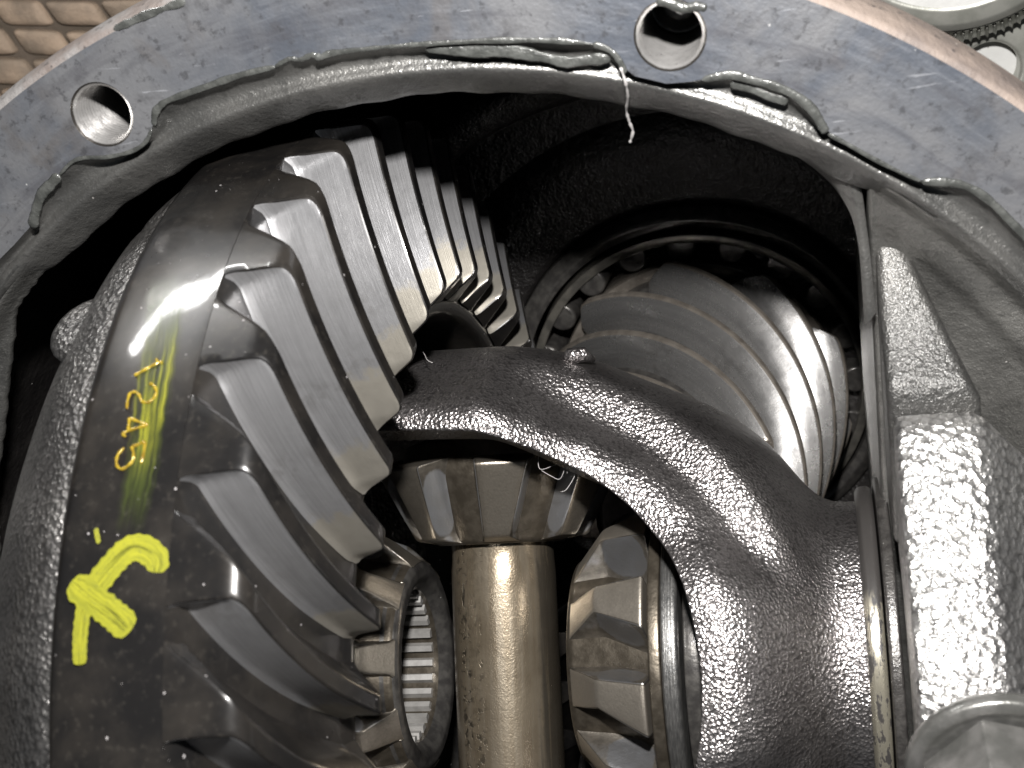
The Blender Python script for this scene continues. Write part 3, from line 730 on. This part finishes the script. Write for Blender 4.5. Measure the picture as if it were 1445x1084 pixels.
# ================================================================== ring gear
ring = empty('ring_gear', None, 'large ring gear with bright curved teeth and yellow paint marks, left of the cross pin', 'gear')
N = 40; D = 2 * math.pi / N; PH_H, PH_T = 0.58347, 0.41047
RB = 99.8
rim_prof = round_profile([(-25.8, 64), (-25.8, 97.4), (-24.4, 98.9), (-19.0, RB - 0.2), (-10.5, RB)], [0.4, 1.5, 3.0], 6)
rim_prof = resample(rim_prof, 1.2) + [(-10.1, RB), (-9.7, RB), (-8.6, RB - 1.5)]
body_prof = rim_prof + resample([(-8.6, RB - 1.5), (1.6, 67.0)], 3)[1:] + [(1.8, 66.2), (1.2, 64.6), (0, 63.8), (-25.8, 64)]
V, F = revolve_x(body_prof, 360)
ring_body = mesh('gear_body', V, F, 'oiled_black_steel', ring, True, None, None, 45)
def ph_ring(u): return PH_T + (PH_H - PH_T) * u - 0.012 * 4 * u * (1 - u)
tooth0 = bevel_tooth('tooth', (2.0, 66.6), (-9.6, RB + 0.0), (7.9, 71.26), (0.0, 100.0), ph_ring, lin(2.2, 3.3), lin(0.2, 0.4), lin(4.0, 7.2),
                     ['ground_tooth_flank', 'oiled_black_steel'], ring, rtoe=1.6, rheel=2.6, n_len=30, n_h=9, bev=0.3, dark_hi=1, bulge=0.04)
for k in range(1, N): copy_obj(tooth0, ring, rotx(k * D))

def ribbon(pts, width, rad, mat, name, parent, w_end=None, rounded=True, lift=0.0, per=8):
    # paint stroke lying on the rim cylinder; pts in photograph pixels
    C = [on_cyl(x, y, rad) for x, y in pts]; C = catmull(C, per); n = len(C)
    V, F, UV = [], [], []; m = 8
    for i, p in enumerate(C):
        t = (C[min(i + 1, n - 1)] - C[max(i - 1, 0)]).normalized(); nr = Vector((0, p.y, p.z)).normalized(); s = nr.cross(t).normalized()
        f = i / (n - 1); w = width if not w_end else width + (w_end - width) * f
        if rounded:
            L = sum((C[q + 1] - C[q]).length for q in range(n - 1)); dist = min(f, 1 - f) * L; rr = w / 2
            if dist < rr: w *= max(0.12, math.sqrt(max(0.0, 1 - ((rr - dist) / rr)**2)))
        w *= 1 + 0.06 * math.sin(i * 1.7) + random.uniform(-.03, .03)
        for k in range(m + 1):
            q = p + s * (w * (k / m - 0.5)); rr = math.hypot(q.y, q.z); sc = (rad + lift) / rr
            V.append((q.x, q.y * sc, q.z * sc)); UV.append((f, k / m))
    for i in range(n - 1):
        for k in range(m): F.append((i * (m + 1) + k, i * (m + 1) + k + 1, (i + 1) * (m + 1) + k + 1, (i + 1) * (m + 1) + k))
    return mesh(name, V, F, mat, parent, True, None, UV, recalc=False)
def c7(x, y): return (x * 0.3359, 720 + y * 0.3359)
def c3(x, y): return (130 + x * 0.2122, 470 + y * 0.2122)
o = ribbon([(236, 385), (232, 440), (224, 500), (213, 570), (204, 640), (192, 700), (180, 760)], 6.6, RB + 0.03, 'green_wax_smear', 'green_smear', ring_body, 4.6, False); o['label'] = 'greenish yellow wax smear over the stamped characters'
o = ribbon([c7(650, 262), c7(655, 205), c7(600, 160), c7(540, 165), c7(480, 220), c7(415, 300), c7(385, 345)], 3.3, RB + 0.05, 'yellow_paint', 'yellow_mark', ring_body); o['label'] = 'yellow painted hook stroke'
o = ribbon([c7(300, 300), c7(360, 350), c7(440, 410), c7(500, 460), c7(550, 505)], 3.6, RB + 0.07, 'yellow_paint', 'yellow_mark', ring_body); o['label'] = 'yellow painted slanting stroke'
o = ribbon([c7(375, 350), c7(350, 430), c7(338, 520), c7(335, 600), c7(335, 650)], 2.2, RB + 0.06, 'yellow_paint', 'yellow_mark', ring_body, 1.7); o['label'] = 'thin yellow painted tail'
o = ribbon([c7(402, 75), c7(415, 140)], 0.6, RB + 0.05, 'yellow_paint', 'yellow_mark', ring_body)
def stamp(strokes, ch):
    V, F = [], []
    for s in strokes:
        C = catmull([on_cyl(*c3(x, y), RB + 0.05) for x, y in s], 5); v, f = tube(C, [0.21 + 0.05 * math.sin(q * 1.1) for q in range(len(C))], 7); b = len(V)
        V += v; F += [tuple(q + b for q in ff) for ff in f]
    o = mesh('stamped_character', V, F, 'amber_ink', ring_body); o['label'] = 'amber stamped character ' + ch
stamp([[(280, 282), (330, 255), (385, 225), (440, 197), (468, 196)], [(440, 197), (425, 172)]], '1')
stamp([[(385, 335), (412, 352), (428, 392), (408, 435), (368, 462), (330, 452), (312, 412), (285, 392), (252, 400)], [(252, 400), (236, 450), (232, 505)]], '2')
stamp([[(200, 672), (240, 650), (300, 632), (370, 612)], [(370, 612), (310, 590), (250, 565)], [(250, 565), (244, 610), (240, 652)], [(200, 672), (225, 690)]], 'A')
stamp([[(352, 722), (345, 790), (325, 868)], [(352, 722), (310, 740), (262, 757)], [(262, 757), (275, 800), (272, 845), (240, 882), (195, 905), (165, 880), (163, 835), (182, 795), (212, 765)]], '5')

# ================================================================== differential case
case = empty('differential_case', None, 'rough oily cast iron differential case with oval window around the small gears', 'gear case')
PROF = [(-60, 40), (-30, 58), (-5, 57.8), (13, 57.6), (23, 55.6), (29, 53.3), (35, 50.2), (42.4, 46.9), (48.4, 43.9), (54.3, 39.8), (58.9, 35.2), (61.5, 31.2), (63.2, 28.6), (65, 26.6), (67, 26.0), (71, 26.2), (80, 26.2)]
def prof_s(x):                  # smoothed profile
    return sum(interp(PROF, x + d) * w for d, w in ((-3, .15), (-1.5, .2), (0, .3), (1.5, .2), (3, .15)))
TW = R_(33); WX, WAR, WB, NW = 11.0, 36.0, 42.0, 2.7     # window: centre angle, centre x, half sizes in mm (second along the arc at r = 50)
def build_case_half(flip):
    ns = 420; V, F = [], []
    q_ = lambda d: (d - 33.0) * 0.8727
    up = [(46.6, 0.0), (46.2, q_(42)), (44.8, q_(52.0)), (42.0, q_(62.5)), (37.8, q_(71)), (33.2, q_(76.4)), (27.6, q_(79.8)), (22.2, q_(80.4)), (16.1, q_(80.0)), (9.3, q_(80.6)), (1.3, q_(81.4)), (-12, q_(82)), (-28, q_(80)), (-38, q_(70)), (-43, q_(54)), (-44.5, 0.0)]
    up = [(x - WX, q) for x, q in up]; loop_ = up + [(x, -q) for x, q in reversed(up[1:-1])]
    sm_ = [tuple(v) for v in catmull(loop_ + [loop_[0]], 12)][:-1]
    cum = [0.0]
    for u0, u1 in zip(sm_, sm_[1:] + sm_[:1]): cum.append(cum[-1] + math.dist(u0, u1))
    WIN = []; j_ = 0
    for i in range(ns):
        t = cum[-1] * i / ns
        while cum[j_ + 1] < t: j_ += 1
        f_ = (t - cum[j_]) / max(1e-9, cum[j_ + 1] - cum[j_]); u0, u1 = sm_[j_], sm_[(j_ + 1) % len(sm_)]
        WIN.append((u0[0] + (u1[0] - u0[0]) * f_, u0[1] + (u1[1] - u0[1]) * f_))
    dl = [0.0, .25, .6, 1.1, 1.7, 2.4, 3.2, 4.1, 5.0, 6.0, 7.2, 8.6, 10, 11.5, 13, 14.5, 16, 17.5, 19, 21, 23]
    rows = []
    for i in range(ns):
        
        ex, eq = WIN[i]; (ax0, aq0), (ax1, aq1) = WIN[i - 1], WIN[(i + 1) % ns]
        nx, nq = (aq1 - aq0), -(ax1 - ax0); L = math.hypot(nx, nq); nx, nq = nx / L, nq / L
        # outer rectangle hit along the direction of the ellipse normal-ish ray
        XR0, XR1, QR = -53 - WX, 71 - WX, 78.54
        def to_rect(px, pq, dx, dq):
            t = 1e9
            if dx > 1e-9: t = min(t, (XR1 - px) / dx)
            if dx < -1e-9: t = min(t, (XR0 - px) / dx)
            if dq > 1e-9: t = min(t, (QR - pq) / dq)
            if dq < -1e-9: t = min(t, (-QR - pq) / dq)
            return px + dx * t, pq + dq * t
        rx, rq = to_rect(0, 0, ex / 36, eq / 36)
        row = []
        def add(x, q, drop, d):
            X = max(XR0 + WX, min(XR1 + WX, x + WX)); th = TW + q / 50.0
            vall = (1.0 + 4.5 * smooth01((X - 12) / 16) * smooth01((abs(math.degrees(q / 50.0)) - 15) / 22)) * (1 - smooth01((d - 11) / 8.0))
            r = prof_s(X) - vall - drop
            if flip: th += math.pi
            row.append(len(V)); V.append((X, r * math.sin(th), r * math.cos(th)))
        # inside surface, wall, fillet, outside
        cc_ = max(0.0, ex / WAR); fw = 3.0 + 4.2 * cc_**2; fd = 2.8 + 1.6 * cc_**2
        for t in (1.0, 0.6, 0.3):
            add((ex + nx * 8.0) * (1 - t) + rx * t, (eq + nq * 8.0) * (1 - t) + rq * t, 11.5, 0)
        for drop, bk in ((11.5, 8.0), (8.5, 5.2), (6.4, 2.8), (5.2, 1.1)): add(ex + nx * bk, eq + nq * bk, drop + fd - 4.4, 0)
        for d in dl:
            z_ = 1 - d / fw; dr = fd * (0.75 * max(0.0, z_) + 0.25 * max(0.0, z_)**2 + 0.10 * math.exp(-((d - fw) / 1.2)**2)) if d < fw + 3 else 0.0
            room = min(1.0, 0.92)
            px, pq = ex + nx * d, eq + nq * d
            px = max(XR0 + 0.4, min(XR1 - 0.4, px)); add(px, pq, dr, d)
        px, pq = ex + nx * 23, eq + nq * 23; px = max(XR0 + 0.4, min(XR1 - 0.4, px))
        for k in range(1, 31):
            t = k / 30; add(px + (rx - px) * t, pq + (rq - pq) * t, 0.0, 23 + 20 * t)
        rows.append(row)
    for i in range(ns):
        a, b = rows[i], rows[(i + 1) % ns]
        for k in range(len(a) - 1): F.append((a[k], b[k], b[k + 1], a[k + 1]))
    return V, F
V1, F1 = build_case_half(False); V2, F2 = build_case_half(True)
o = mesh('case_body', V1 + V2, F1 + [tuple(q + len(V1) for q in f) for f in F2], 'carrier_iron', case)
# small chipped nib on the top edge of the case
nb = on_cyl(812, 503, 55.5)
V, F = tube([nb + Vector((-2.6, -1.2, -1.0)), nb + Vector((-0.8, 0.2, 0.2)), nb + Vector((1.4, 0.3, 0.2)), nb + Vector((3.0, -1.4, -1.0))], [0.7, 1.5, 1.4, 0.5], 9, 0.8)
mesh('chipped_nib', V, F, 'carrier_iron', case)
# rough flange that carries the ring gear
fl = resample(round_profile([(-25.6, 62), (-25.6, 95.6), (-28.5, 95.4), (-34, 92.6), (-42, 84.5), (-50, 74.0), (-53, 66), (-54, 40)], [0.6, 1.5, 3, 4, 3, 2], 5), 2.0)
def notch(x, r, t):
    # shallow gap between two flange pads
    if x > -26 or r < 60: return r
    d = math.degrees(t); v = 0
    for c in (24.8, 84.8, 144.8, 204.8, 264.8, 324.8): v = max(v, math.exp(-((d - c) / 1.0)**2))
    return r - 2.6 * v
V, F = revolve_x(fl, 720, rfun=notch)
o = mesh('mounting_flange', V, F, 'hub_flange_iron', case); o['label'] = 'rough flange behind the ring gear'
# rounded pad at the back of the flange
b0 = on_x(126, 455, -36); V, F = [], []
ax_ = Vector((0, b0.y, b0.z)).normalized(); t_ = Vector((0, ax_.z, -ax_.y))
for iu in range(13):
    for iv in range(24):
        ph = math.pi * iu / 12; q = 2 * math.pi * iv / 24
        p = b0 - ax_ * 1.6 + Vector((1, 0, 0)) * (6.5 * math.cos(ph)) + ax_ * (2.4 * math.sin(ph) * math.cos(q)) + t_ * (7.0 * math.sin(ph) * math.sin(q)); V.append(p)
for iu in range(12):
    for iv in range(24): F.append((iu * 24 + iv, iu * 24 + (iv + 1) % 24, (iu + 1) * 24 + (iv + 1) % 24, (iu + 1) * 24 + iv))
mesh('flange_pad', V, F, 'hub_flange_iron', case)

# ================================================================== gears inside the window
X0 = 7.6
pdir = Vector((0, math.sin(R_(123)), math.cos(R_(123))))
ndir = Vector((0, math.sin(R_(33)), math.cos(R_(33))))

# cross pin
pin = empty('cross_pin', None, 'bronze-stained steel cross pin standing upright in the case window', 'pin')
pin.matrix_world = Matrix.Translation(Vector((X0, 0, 0)) * MM) @ Matrix((( 0, 1, 0), (pdir.y, 0, ndir.y), (pdir.z, 0, ndir.z))).to_4x4()
pp = resample(round_profile([(-52, 0.01), (-52, 9.0), (-51, 9.6), (51, 9.6), (52, 9.0), (52, 0.01)], 0.3, 2), 2.0)
def flat(x, r, t):              # shallow worn flat beside the upper gear
    d = 0.5 * math.exp(-((x - 20.0) / 2.2)**2) * (0.5 + 0.5 * math.cos(t))
    return r - (d if r > 5 else 0)
V, F = revolve_x(pp, 96, rfun=flat); mesh('pin_shaft', V, F, 'bronzed_pin_steel', pin, True, None, None, 40)

def gear_frame(o, origin, axis, ref):
    # local X -> axis (towards the apex), local Z -> ref
    x = axis.normalized(); z = (ref - x * ref.dot(x)).normalized(); y = z.cross(x)
    o.matrix_world = Matrix.Translation(origin * MM) @ Matrix((x, y, z)).transposed().to_4x4()

def small_gear(name, label, n, toe_root, heel_root, toe_tip, heel_tip, tipw, lean, phase0, mat, body, extra_parts, origin, axis, ref, group=None):
    g = empty(name, None, label, 'gear', group); gear_frame(g, origin, axis, ref)
    V, F = revolve_x(body, 96); mesh('gear_body', V, F, 'shaded_oily_brown_root', g, True, None, None, 40)
    t0 = bevel_tooth('tooth', toe_root, heel_root, toe_tip, heel_tip, const(phase0), tipw, lean, lean, [mat], g, rtoe=0.8, rheel=0.8, n_len=10, n_h=7, bev=0.3, bulge=0.22)
    for k in range(1, n): copy_obj(t0, g, rotx(k * 2 * math.pi / n))
    return g

# upper spider gear (apex at the centre of the pin; local x is measured from there, negative towards the back)
D7 = 2 * math.pi / 7
# tooth centre at +15 deg to the right of the view direction
sp_body = round_profile([(-21.6, 9.9), (-21.6, 11.6), (-22.2, 12.2), (-33.5, 17.2), (-36.8, 17.8), (-40, 17.0), (-42, 9.9)], 0.5, 3)
spider = small_gear('spider_gear', 'brown steel spider gear above the cross pin with rubbed grey tooth faces', 7, (-21.8, 11.4), (-37.0, 17.6), (-22.6, 16.0), (-35.4, 22.6), lin(4.4, 9.4), lin(0.9, 0.7), R_(2.5), 'brown_gear_steel', sp_body, None,
                    Vector((X0, 0, 0)), -pdir, ndir)
# right side gear: front faces left
def sg_body(front, bore):
    return round_profile([(-12.5 if False else -front, bore), (-front, 17.6), (-front - 1.0, 18.2), (-29.4, 20.2), (-29.6, 28.0), (-31.6, 28.0), (-31.6, bore), (-front, bore)], 0.35, 3)
D10 = 2 * math.pi / 10
sgr = small_gear('side_gear', 'grey side gear right of the cross pin with blunt wide teeth', 10, (-14.6, 17.4), (-29.6, 20.0), (-20.4, 24.8), (-28.9, 28.4), lin(4.2, 9.2), lin(1.2, 0.3), R_(-30.2), 'grey_gear_steel', sg_body(14.4, 11), None,
                 Vector((X0, 0, 0)), Vector((-1, 0, 0)), Vector((0, 0, 1)), 'side gears')
sgl = small_gear('side_gear', 'dark side gear with splined bore between ring gear and cross pin', 10, (-15.4, 19.0), (-29.6, 21.4), (-20.6, 23.4), (-28.9, 26.6), lin(3.6, 8.0), lin(1.0, 0.4), 0.0, 'brown_gear_steel',
                 round_profile([(-17.0, 14.2), (-15.3, 15.6), (-15.3, 18.6), (-16.3, 19.4), (-29.4, 21.6), (-29.6, 26.6), (-31.6, 26.6), (-40, 24), (-40, 14.2), (-17.0, 14.2)], 0.4, 3), None,
                 Vector((X0, 0, 0)), Vector((1, 0, 0)), Vector((0, 0, 1)), 'side gears')
# splines inside the bore
ns = 30
V, F = revolve_x([(-40, 14.25), (-17.5, 14.25)], 90); bore = mesh('bore_wall', V, F, 'dark_hub', sgl)
V, F = [], []
w0, w1 = 0.95, 0.55
for x_ in (-38.0, -18.2):
    for r, w in ((14.3, w0), (13.0, w1)):
        for s in (-1, 1): V.append((x_, s * w, r))
F = [(0, 1, 3, 2), (4, 6, 7, 5), (0, 4, 5, 1), (2, 3, 7, 6), (0, 2, 6, 4), (1, 5, 7, 3)]
s0 = mesh('spline', V, F, 'spline_steel', bore, False)
for k in range(1, ns): copy_obj(s0, bore, rotx(k * 2 * math.pi / ns))
V, F = revolve_x([(-40, 0.01), (-40, 14.2)], 48); mesh('bore_plug', V, F, 'dark_hub', sgl)
# hub collar seen round the bore
V, F = revolve_x(round_profile([(-17.2, 13.9), (-15.6, 15.2), (-15.0, 16.2), (-15.0, 18.0), (-15.6, 19.0), (-18, 19.8)], 0.4, 3), 96)
mesh('hub_face', V, F, 'dark_hub', sgl)

# thrust washer behind the right side gear
wash = empty('thrust_washer', None, 'thin ribbed steel thrust washer behind the right side gear', 'washer')
wash.location = Vector((39.3, 0, 0)) * MM
V, F = revolve_x(round_profile([(0, 12), (0, 28.0), (0.3, 28.4), (2.5, 28.4), (2.8, 28.0), (2.8, 12)], 0.15, 2), 180)
mesh('washer_ring', V, F, 'washer_steel', wash, True, None, None, 40)
for k_, xx in enumerate((0.7, 1.25, 1.8, 2.3)):
    V, F = revolve_x([(xx - .16, 28.35), (xx, 28.65), (xx + .16, 28.35)], 180); mesh('groove_ridge', V, F, 'washer_steel', wash)
# plain collar in the case wall behind it
V, F = revolve_x(round_profile([(42.6, 14), (42.6, 25.6), (45.5, 25.6), (45.5, 23), (52, 23)], 0.3, 2), 96)
o = mesh('inner_collar', V, F, 'dark_hub', case)

# ================================================================== pinion and its bearing
pinion = empty('pinion_gear', None, 'polished spiral pinion gear deep in the housing behind the case', 'gear')
PZ = -60.0                      # apex side
gear_frame(pinion, Vector((PX, PY, 0)), Vector((0, 0, 1)), Vector((0, 1, 0)))
NP = 10
body = round_profile([(-45.5, 8), (-45.5, 17.0), (-47, 18.6), (-98.5, 29.0), (-100, 30.5), (-103, 31), (-104, 24), (-126, 24)], 0.6, 3)
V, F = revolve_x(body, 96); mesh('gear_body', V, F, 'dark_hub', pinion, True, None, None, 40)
def ph_pin(u): return -2.15 * u - 0.05 * u * u + 0.85
t0 = bevel_tooth('tooth', (-46, 18.3), (-99.5, 28.9), (-46.6, 25.3), (-97.0, 36.9), ph_pin, lin(1.4, 2.2), lin(3.2, 5.4), lin(2.6, 4.0), ['pinion_flank', 'bearing_steel'], pinion,
                 rtoe=1.0, rheel=1.0, n_len=40, n_h=12, bev=0.5, bulge=0.30)
for k in range(1, NP): copy_obj(t0, pinion, rotx(k * 2 * math.pi / NP))

pb = empty('pinion_bearing', None, 'tapered roller bearing behind the pinion gear, shadowed in its bore', 'bearing')
pb.location = Vector((PX, PY, -104)) * MM
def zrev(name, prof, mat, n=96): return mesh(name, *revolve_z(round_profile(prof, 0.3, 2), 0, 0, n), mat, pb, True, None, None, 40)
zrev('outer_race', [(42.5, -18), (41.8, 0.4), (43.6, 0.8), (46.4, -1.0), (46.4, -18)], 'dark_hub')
zrev('inner_race', [(26, -18), (30, 1.2), (33.2, 1.2), (33.4, -0.8), (31, -18)], 'bearing_steel')
zrev('cage', [(40.4, -14), (40.6, 1.6), (38.6, 1.9), (38.4, 0.4), (38.2, -14)], 'cage_steel')
V, F = revolve_x(round_profile([(-7.5, 0.01), (-7.5, 2.6), (-7.0, 3.0), (7.0, 3.4), (7.5, 3.0), (7.5, 0.01)], 0.2, 2), 20)
r0 = None
for k in range(20):
    a = 2 * math.pi * k / 20
    if r0 is None: r0 = mesh('roller', V, F, 'dark_hub', pb, True, None, None, 40); q = r0
    else: q = copy_obj(r0, pb)
    d = Vector((math.sin(a), math.cos(a), 0)); ax = (Vector((0, 0, 1)) + d * 0.12).normalized(); side = ax.cross(Vector((0, 0, 1))).normalized(); up = ax.cross(side)
    q.matrix_local = Matrix.Translation((d * 36.6 + Vector((0, 0, -6.6))) * MM) @ Matrix((ax, side, up)).transposed().to_4x4()

# ================================================================== right carrier bearing, shim, cap and bolt
race = empty('bearing_cup', None, 'worn steel bearing cup ring between case and bearing cap', 'bearing')
V, F = revolve_x(round_profile([(71.0, 22), (71.0, 27.6), (71.6, 28.6), (73.2, 28.7), (73.9, 28.2), (73.9, 22)], 0.3, 3), 240)
mesh('race_ring', V, F, 'worn_race', race, True, None, None, 40)
shim = empty('adjusting_shim', None, 'thin dark oily shim ring next to the bearing cap', 'shim')
V, F = revolve_x(round_profile([(74.2, 20), (74.2, 29.6), (74.5, 30.1), (75.9, 30.1), (76.2, 29.6), (76.2, 20)], 0.2, 3), 240)
mesh('shim_ring', V, F, 'shim_dark', shim, True, None, None, 40)

cap = empty('bearing_clamp', None, 'bright rough cast bearing cap at the right edge beside the shim', 'bearing cap')
def cap_outline(sh):
    return [(54.0 - sh, 15.0), (53.6 - sh, 17.5 - sh * .2), (50.5 - sh * .75, 22.0 - sh * .7), (29.5 - sh * .75, 43.4 - sh * .7), (25.5, 46.5 - sh * .8), (20, 47.8 - sh * .6), (8, 48.0 - sh * .6), (0, 48.0 - sh * .6)]
def build_cap():
    xs = [(76.9, 1.3), (77.05, 0.6), (77.5, 0.15), (78.2, 0.0), (82, -0.05), (86, 0.0), (88.2, 0.3), (89.4, 1.1), (90.4, 2.2), (93, 5.5), (96, 9.0), (100, 12.5)]
    V, F = [], []; rows = []
    for x_, sh in xs:
        half = cap_outline(sh); half = resample(round_profile(half, 3.0, 3), 1.6)
        n_half = 60; tot = [0]
        for a, b in zip(half[:-1], half[1:]): tot.append(tot[-1] + math.dist(a, b))
        pts = []
        for k in range(n_half + 1):
            t = tot[-1] * k / n_half; i = next(j for j in range(1, len(tot)) if tot[j] >= t - 1e-9)
            f = (t - tot[i - 1]) / max(1e-9, tot[i] - tot[i - 1]); pts.append(tuple(half[i - 1][q] + (half[i][q] - half[i - 1][q]) * f for q in (0, 1)))
        full = pts + [(-y, z) for y, z in reversed(pts[:-1])]
        # inner bore
        inner = [(31.2 * math.cos(t), 31.2 * math.sin(t) + 0.2) for t in [math.pi * k / 40 for k in range(40, -1, -1)]]
        row = []
        for y, z in full + inner: row.append(len(V)); V.append((x_, y, z))
        rows.append(row)
    m = len(rows[0])
    for a, b in zip(rows[:-1], rows[1:]):
        for k in range(m): F.append((a[k], a[(k + 1) % m], b[(k + 1) % m], b[k]))
    F.append(tuple(rows[0])); F.append(tuple(rows[-1]))
    mesh('cap_body', V, F, 'bearing_cap_iron', cap, True, None, None, 42)
build_cap()

bolt = empty('cap_bolt', None, 'hex head cap bolt with round flange at the lower right corner', 'bolt')
BC = Vector((87.0, 18.0, 47.8)); bolt.location = BC * MM
V, F = revolve_z(round_profile([(0.0, 2.6), (10.2, 2.6), (11.2, 2.9), (12.4, 2.4), (12.7, 1.4), (12.4, 0.2), (4.0, 0.2)], 0.35, 3), 0, 0, 72)
mesh('bolt_flange', V, F, 'bolt_steel', bolt, True, None, None, 40)
bm = bmesh.new(); vs = []
hexr = 10.6
for z, r in ((3.2, hexr), (15.5, hexr), (17.5, hexr * 0.86)):
    vs.append([bm.verts.new((r * math.cos(R_(60 * k + 44)) * MM, r * math.sin(R_(60 * k + 44)) * MM, z * MM)) for k in range(6)])
for a, b in zip(vs[:-1], vs[1:]):
    for k in range(6): bm.faces.new((a[k], a[(k + 1) % 6], b[(k + 1) % 6], b[k]))
bm.faces.new(vs[-1]); bmesh.ops.recalc_face_normals(bm, faces=bm.faces)
bmesh.ops.bevel(bm, geom=[e for e in bm.edges if not e.is_boundary], offset=0.25 * MM, segments=2, profile=0.5, affect='EDGES')
me = bpy.data.meshes.new('hex_head'); bm.to_mesh(me); bm.free(); me.materials.append(MATS['bolt_steel'])
for p in me.polygons: p.use_smooth = True
me.set_sharp_from_angle(angle=R_(35)); link(bpy.data.objects.new('hex_head', me), bolt)
V, F = tube([(0, 0, 0.5), (0, 0, -49)], 5.0, 20); mesh('shank', V, F, 'bolt_steel', bolt)

# ================================================================== loose metal parts behind the axle, upper right
plate = empty('metal_tray', None, 'pale grey metal tray under the loose parts, upper right', 'tray')
pc = on_z(1400, 40, GZ); plate.location = Vector((pc.x, pc.y, GZ)) * MM
prism('tray_floor', [(-70, -2.5), (70, -2.5), (70, 0), (-70, 0)], -70, 90, 'pale_plate', plate, 0.6, 2)
collar = empty('knurled_collar', None, 'pale metal collar with knurled band and bright top, upper right', 'collar')
edge_ = on_z(1347, 12, -112.3); upd = (on_z(1347, -88, -112.3) - edge_).normalized(); cc = edge_ + upd * 27.0; collar.location = cc * MM
V, F = revolve_z(round_profile([(30, -38), (34.5, -37), (36.6, -11.5), (36.6, -10.2), (33.6, -6.2), (33.2, -4.6), (31.6, -4.2), (32.4, -2.2), (30.6, -0.6), (27.4, 0.0), (26.6, -0.4)], 0.4, 3), 0, 0, 160)
mesh('collar_body', V, F, 'galvanised', collar, True, None, None, 40)
V, F = revolve_z([(27.0, -0.3), (0.0, -0.3)], 0, 0, 64); mesh('top_face', V, F, 'bright_aluminium', collar)
V = [(-.5, 33.5, -6.2), (.5, 33.5, -6.2), (0, 34.2, -5.7), (-.5, 36.5, -10.2), (.5, 36.5, -10.2), (0, 37.2, -9.8)]
F = [(0, 1, 2), (3, 5, 4), (0, 2, 5, 3), (1, 4, 5, 2)]
k0 = mesh('knurl_rib', V, F, 'galvanised', collar, False)
for k in range(1, 130): copy_obj(k0, collar, Matrix.Rotation(2 * math.pi * k / 130, 4, 'Z'))
eye = empty('eye_bracket', None, 'grey metal bracket with round eye lying beside the knurled collar', 'bracket')
ec = on_z(1398, 100, -128); eye.location = ec * MM
V, F = revolve_z(round_profile([(6.4, -22), (6.4, -0.6), (7.0, 0.0), (13.2, 0.0), (14.2, -1.0), (14.2, -22)], 0.4, 3), 0, 0, 80)
mesh('eye_ring', V, F, 'galvanised', eye, True, None, None, 40)
V, F = revolve_z([(6.5, -6.0), (0.0, -6.0)], 0, 0, 40); mesh('eye_insert', V, F, 'bright_aluminium', eye)
prism('bracket_arm', [(-9, -22), (9, -22), (9, -1.4), (-9, -1.4)], 10, 60, 'galvanised', eye, 1.0, 2)

# ================================================================== lint
def hair(pts3, r, label):
    C = catmull(pts3, 6); V, F = tube(C, r, 5); o = mesh('lint_fibre', V, F, 'lint'); tag(o, label, 'lint', 'lint fibres on the oily metal'); return o
def lp(pts, zf): return [zf(x, y) for x, y in pts]
def on_n(x, y, off):
    d = ray(x, y); return CAM + d * ((off - CAM.dot(ndir)) / d.dot(ndir))
hair(lp([(760, 640), (762, 662), (785, 656), (805, 655), (812, 668), (800, 690), (792, 694)], lambda x, y: on_n(x, y, 26)), 0.045, 'curled lint fibre in front of the spider gear teeth')
hair(lp([(764, 664), (778, 672), (790, 676), (798, 660), (806, 650), (800, 668)], lambda x, y: on_n(x, y, 26.5)), 0.04, 'kinked lint fibre tangled at the case window edge')
hair(lp([(594, 492), (599, 500), (603, 508), (610, 512)], lambda x, y: on_cyl(x, y, 60)), 0.06, 'short lint curl beside the ring gear toe')
hair(lp([(397, 150), (405, 172), (410, 168)], lambda x, y: on_z(x, y, 4)), 0.05, 'tiny lint loop hanging from the lip left of centre')
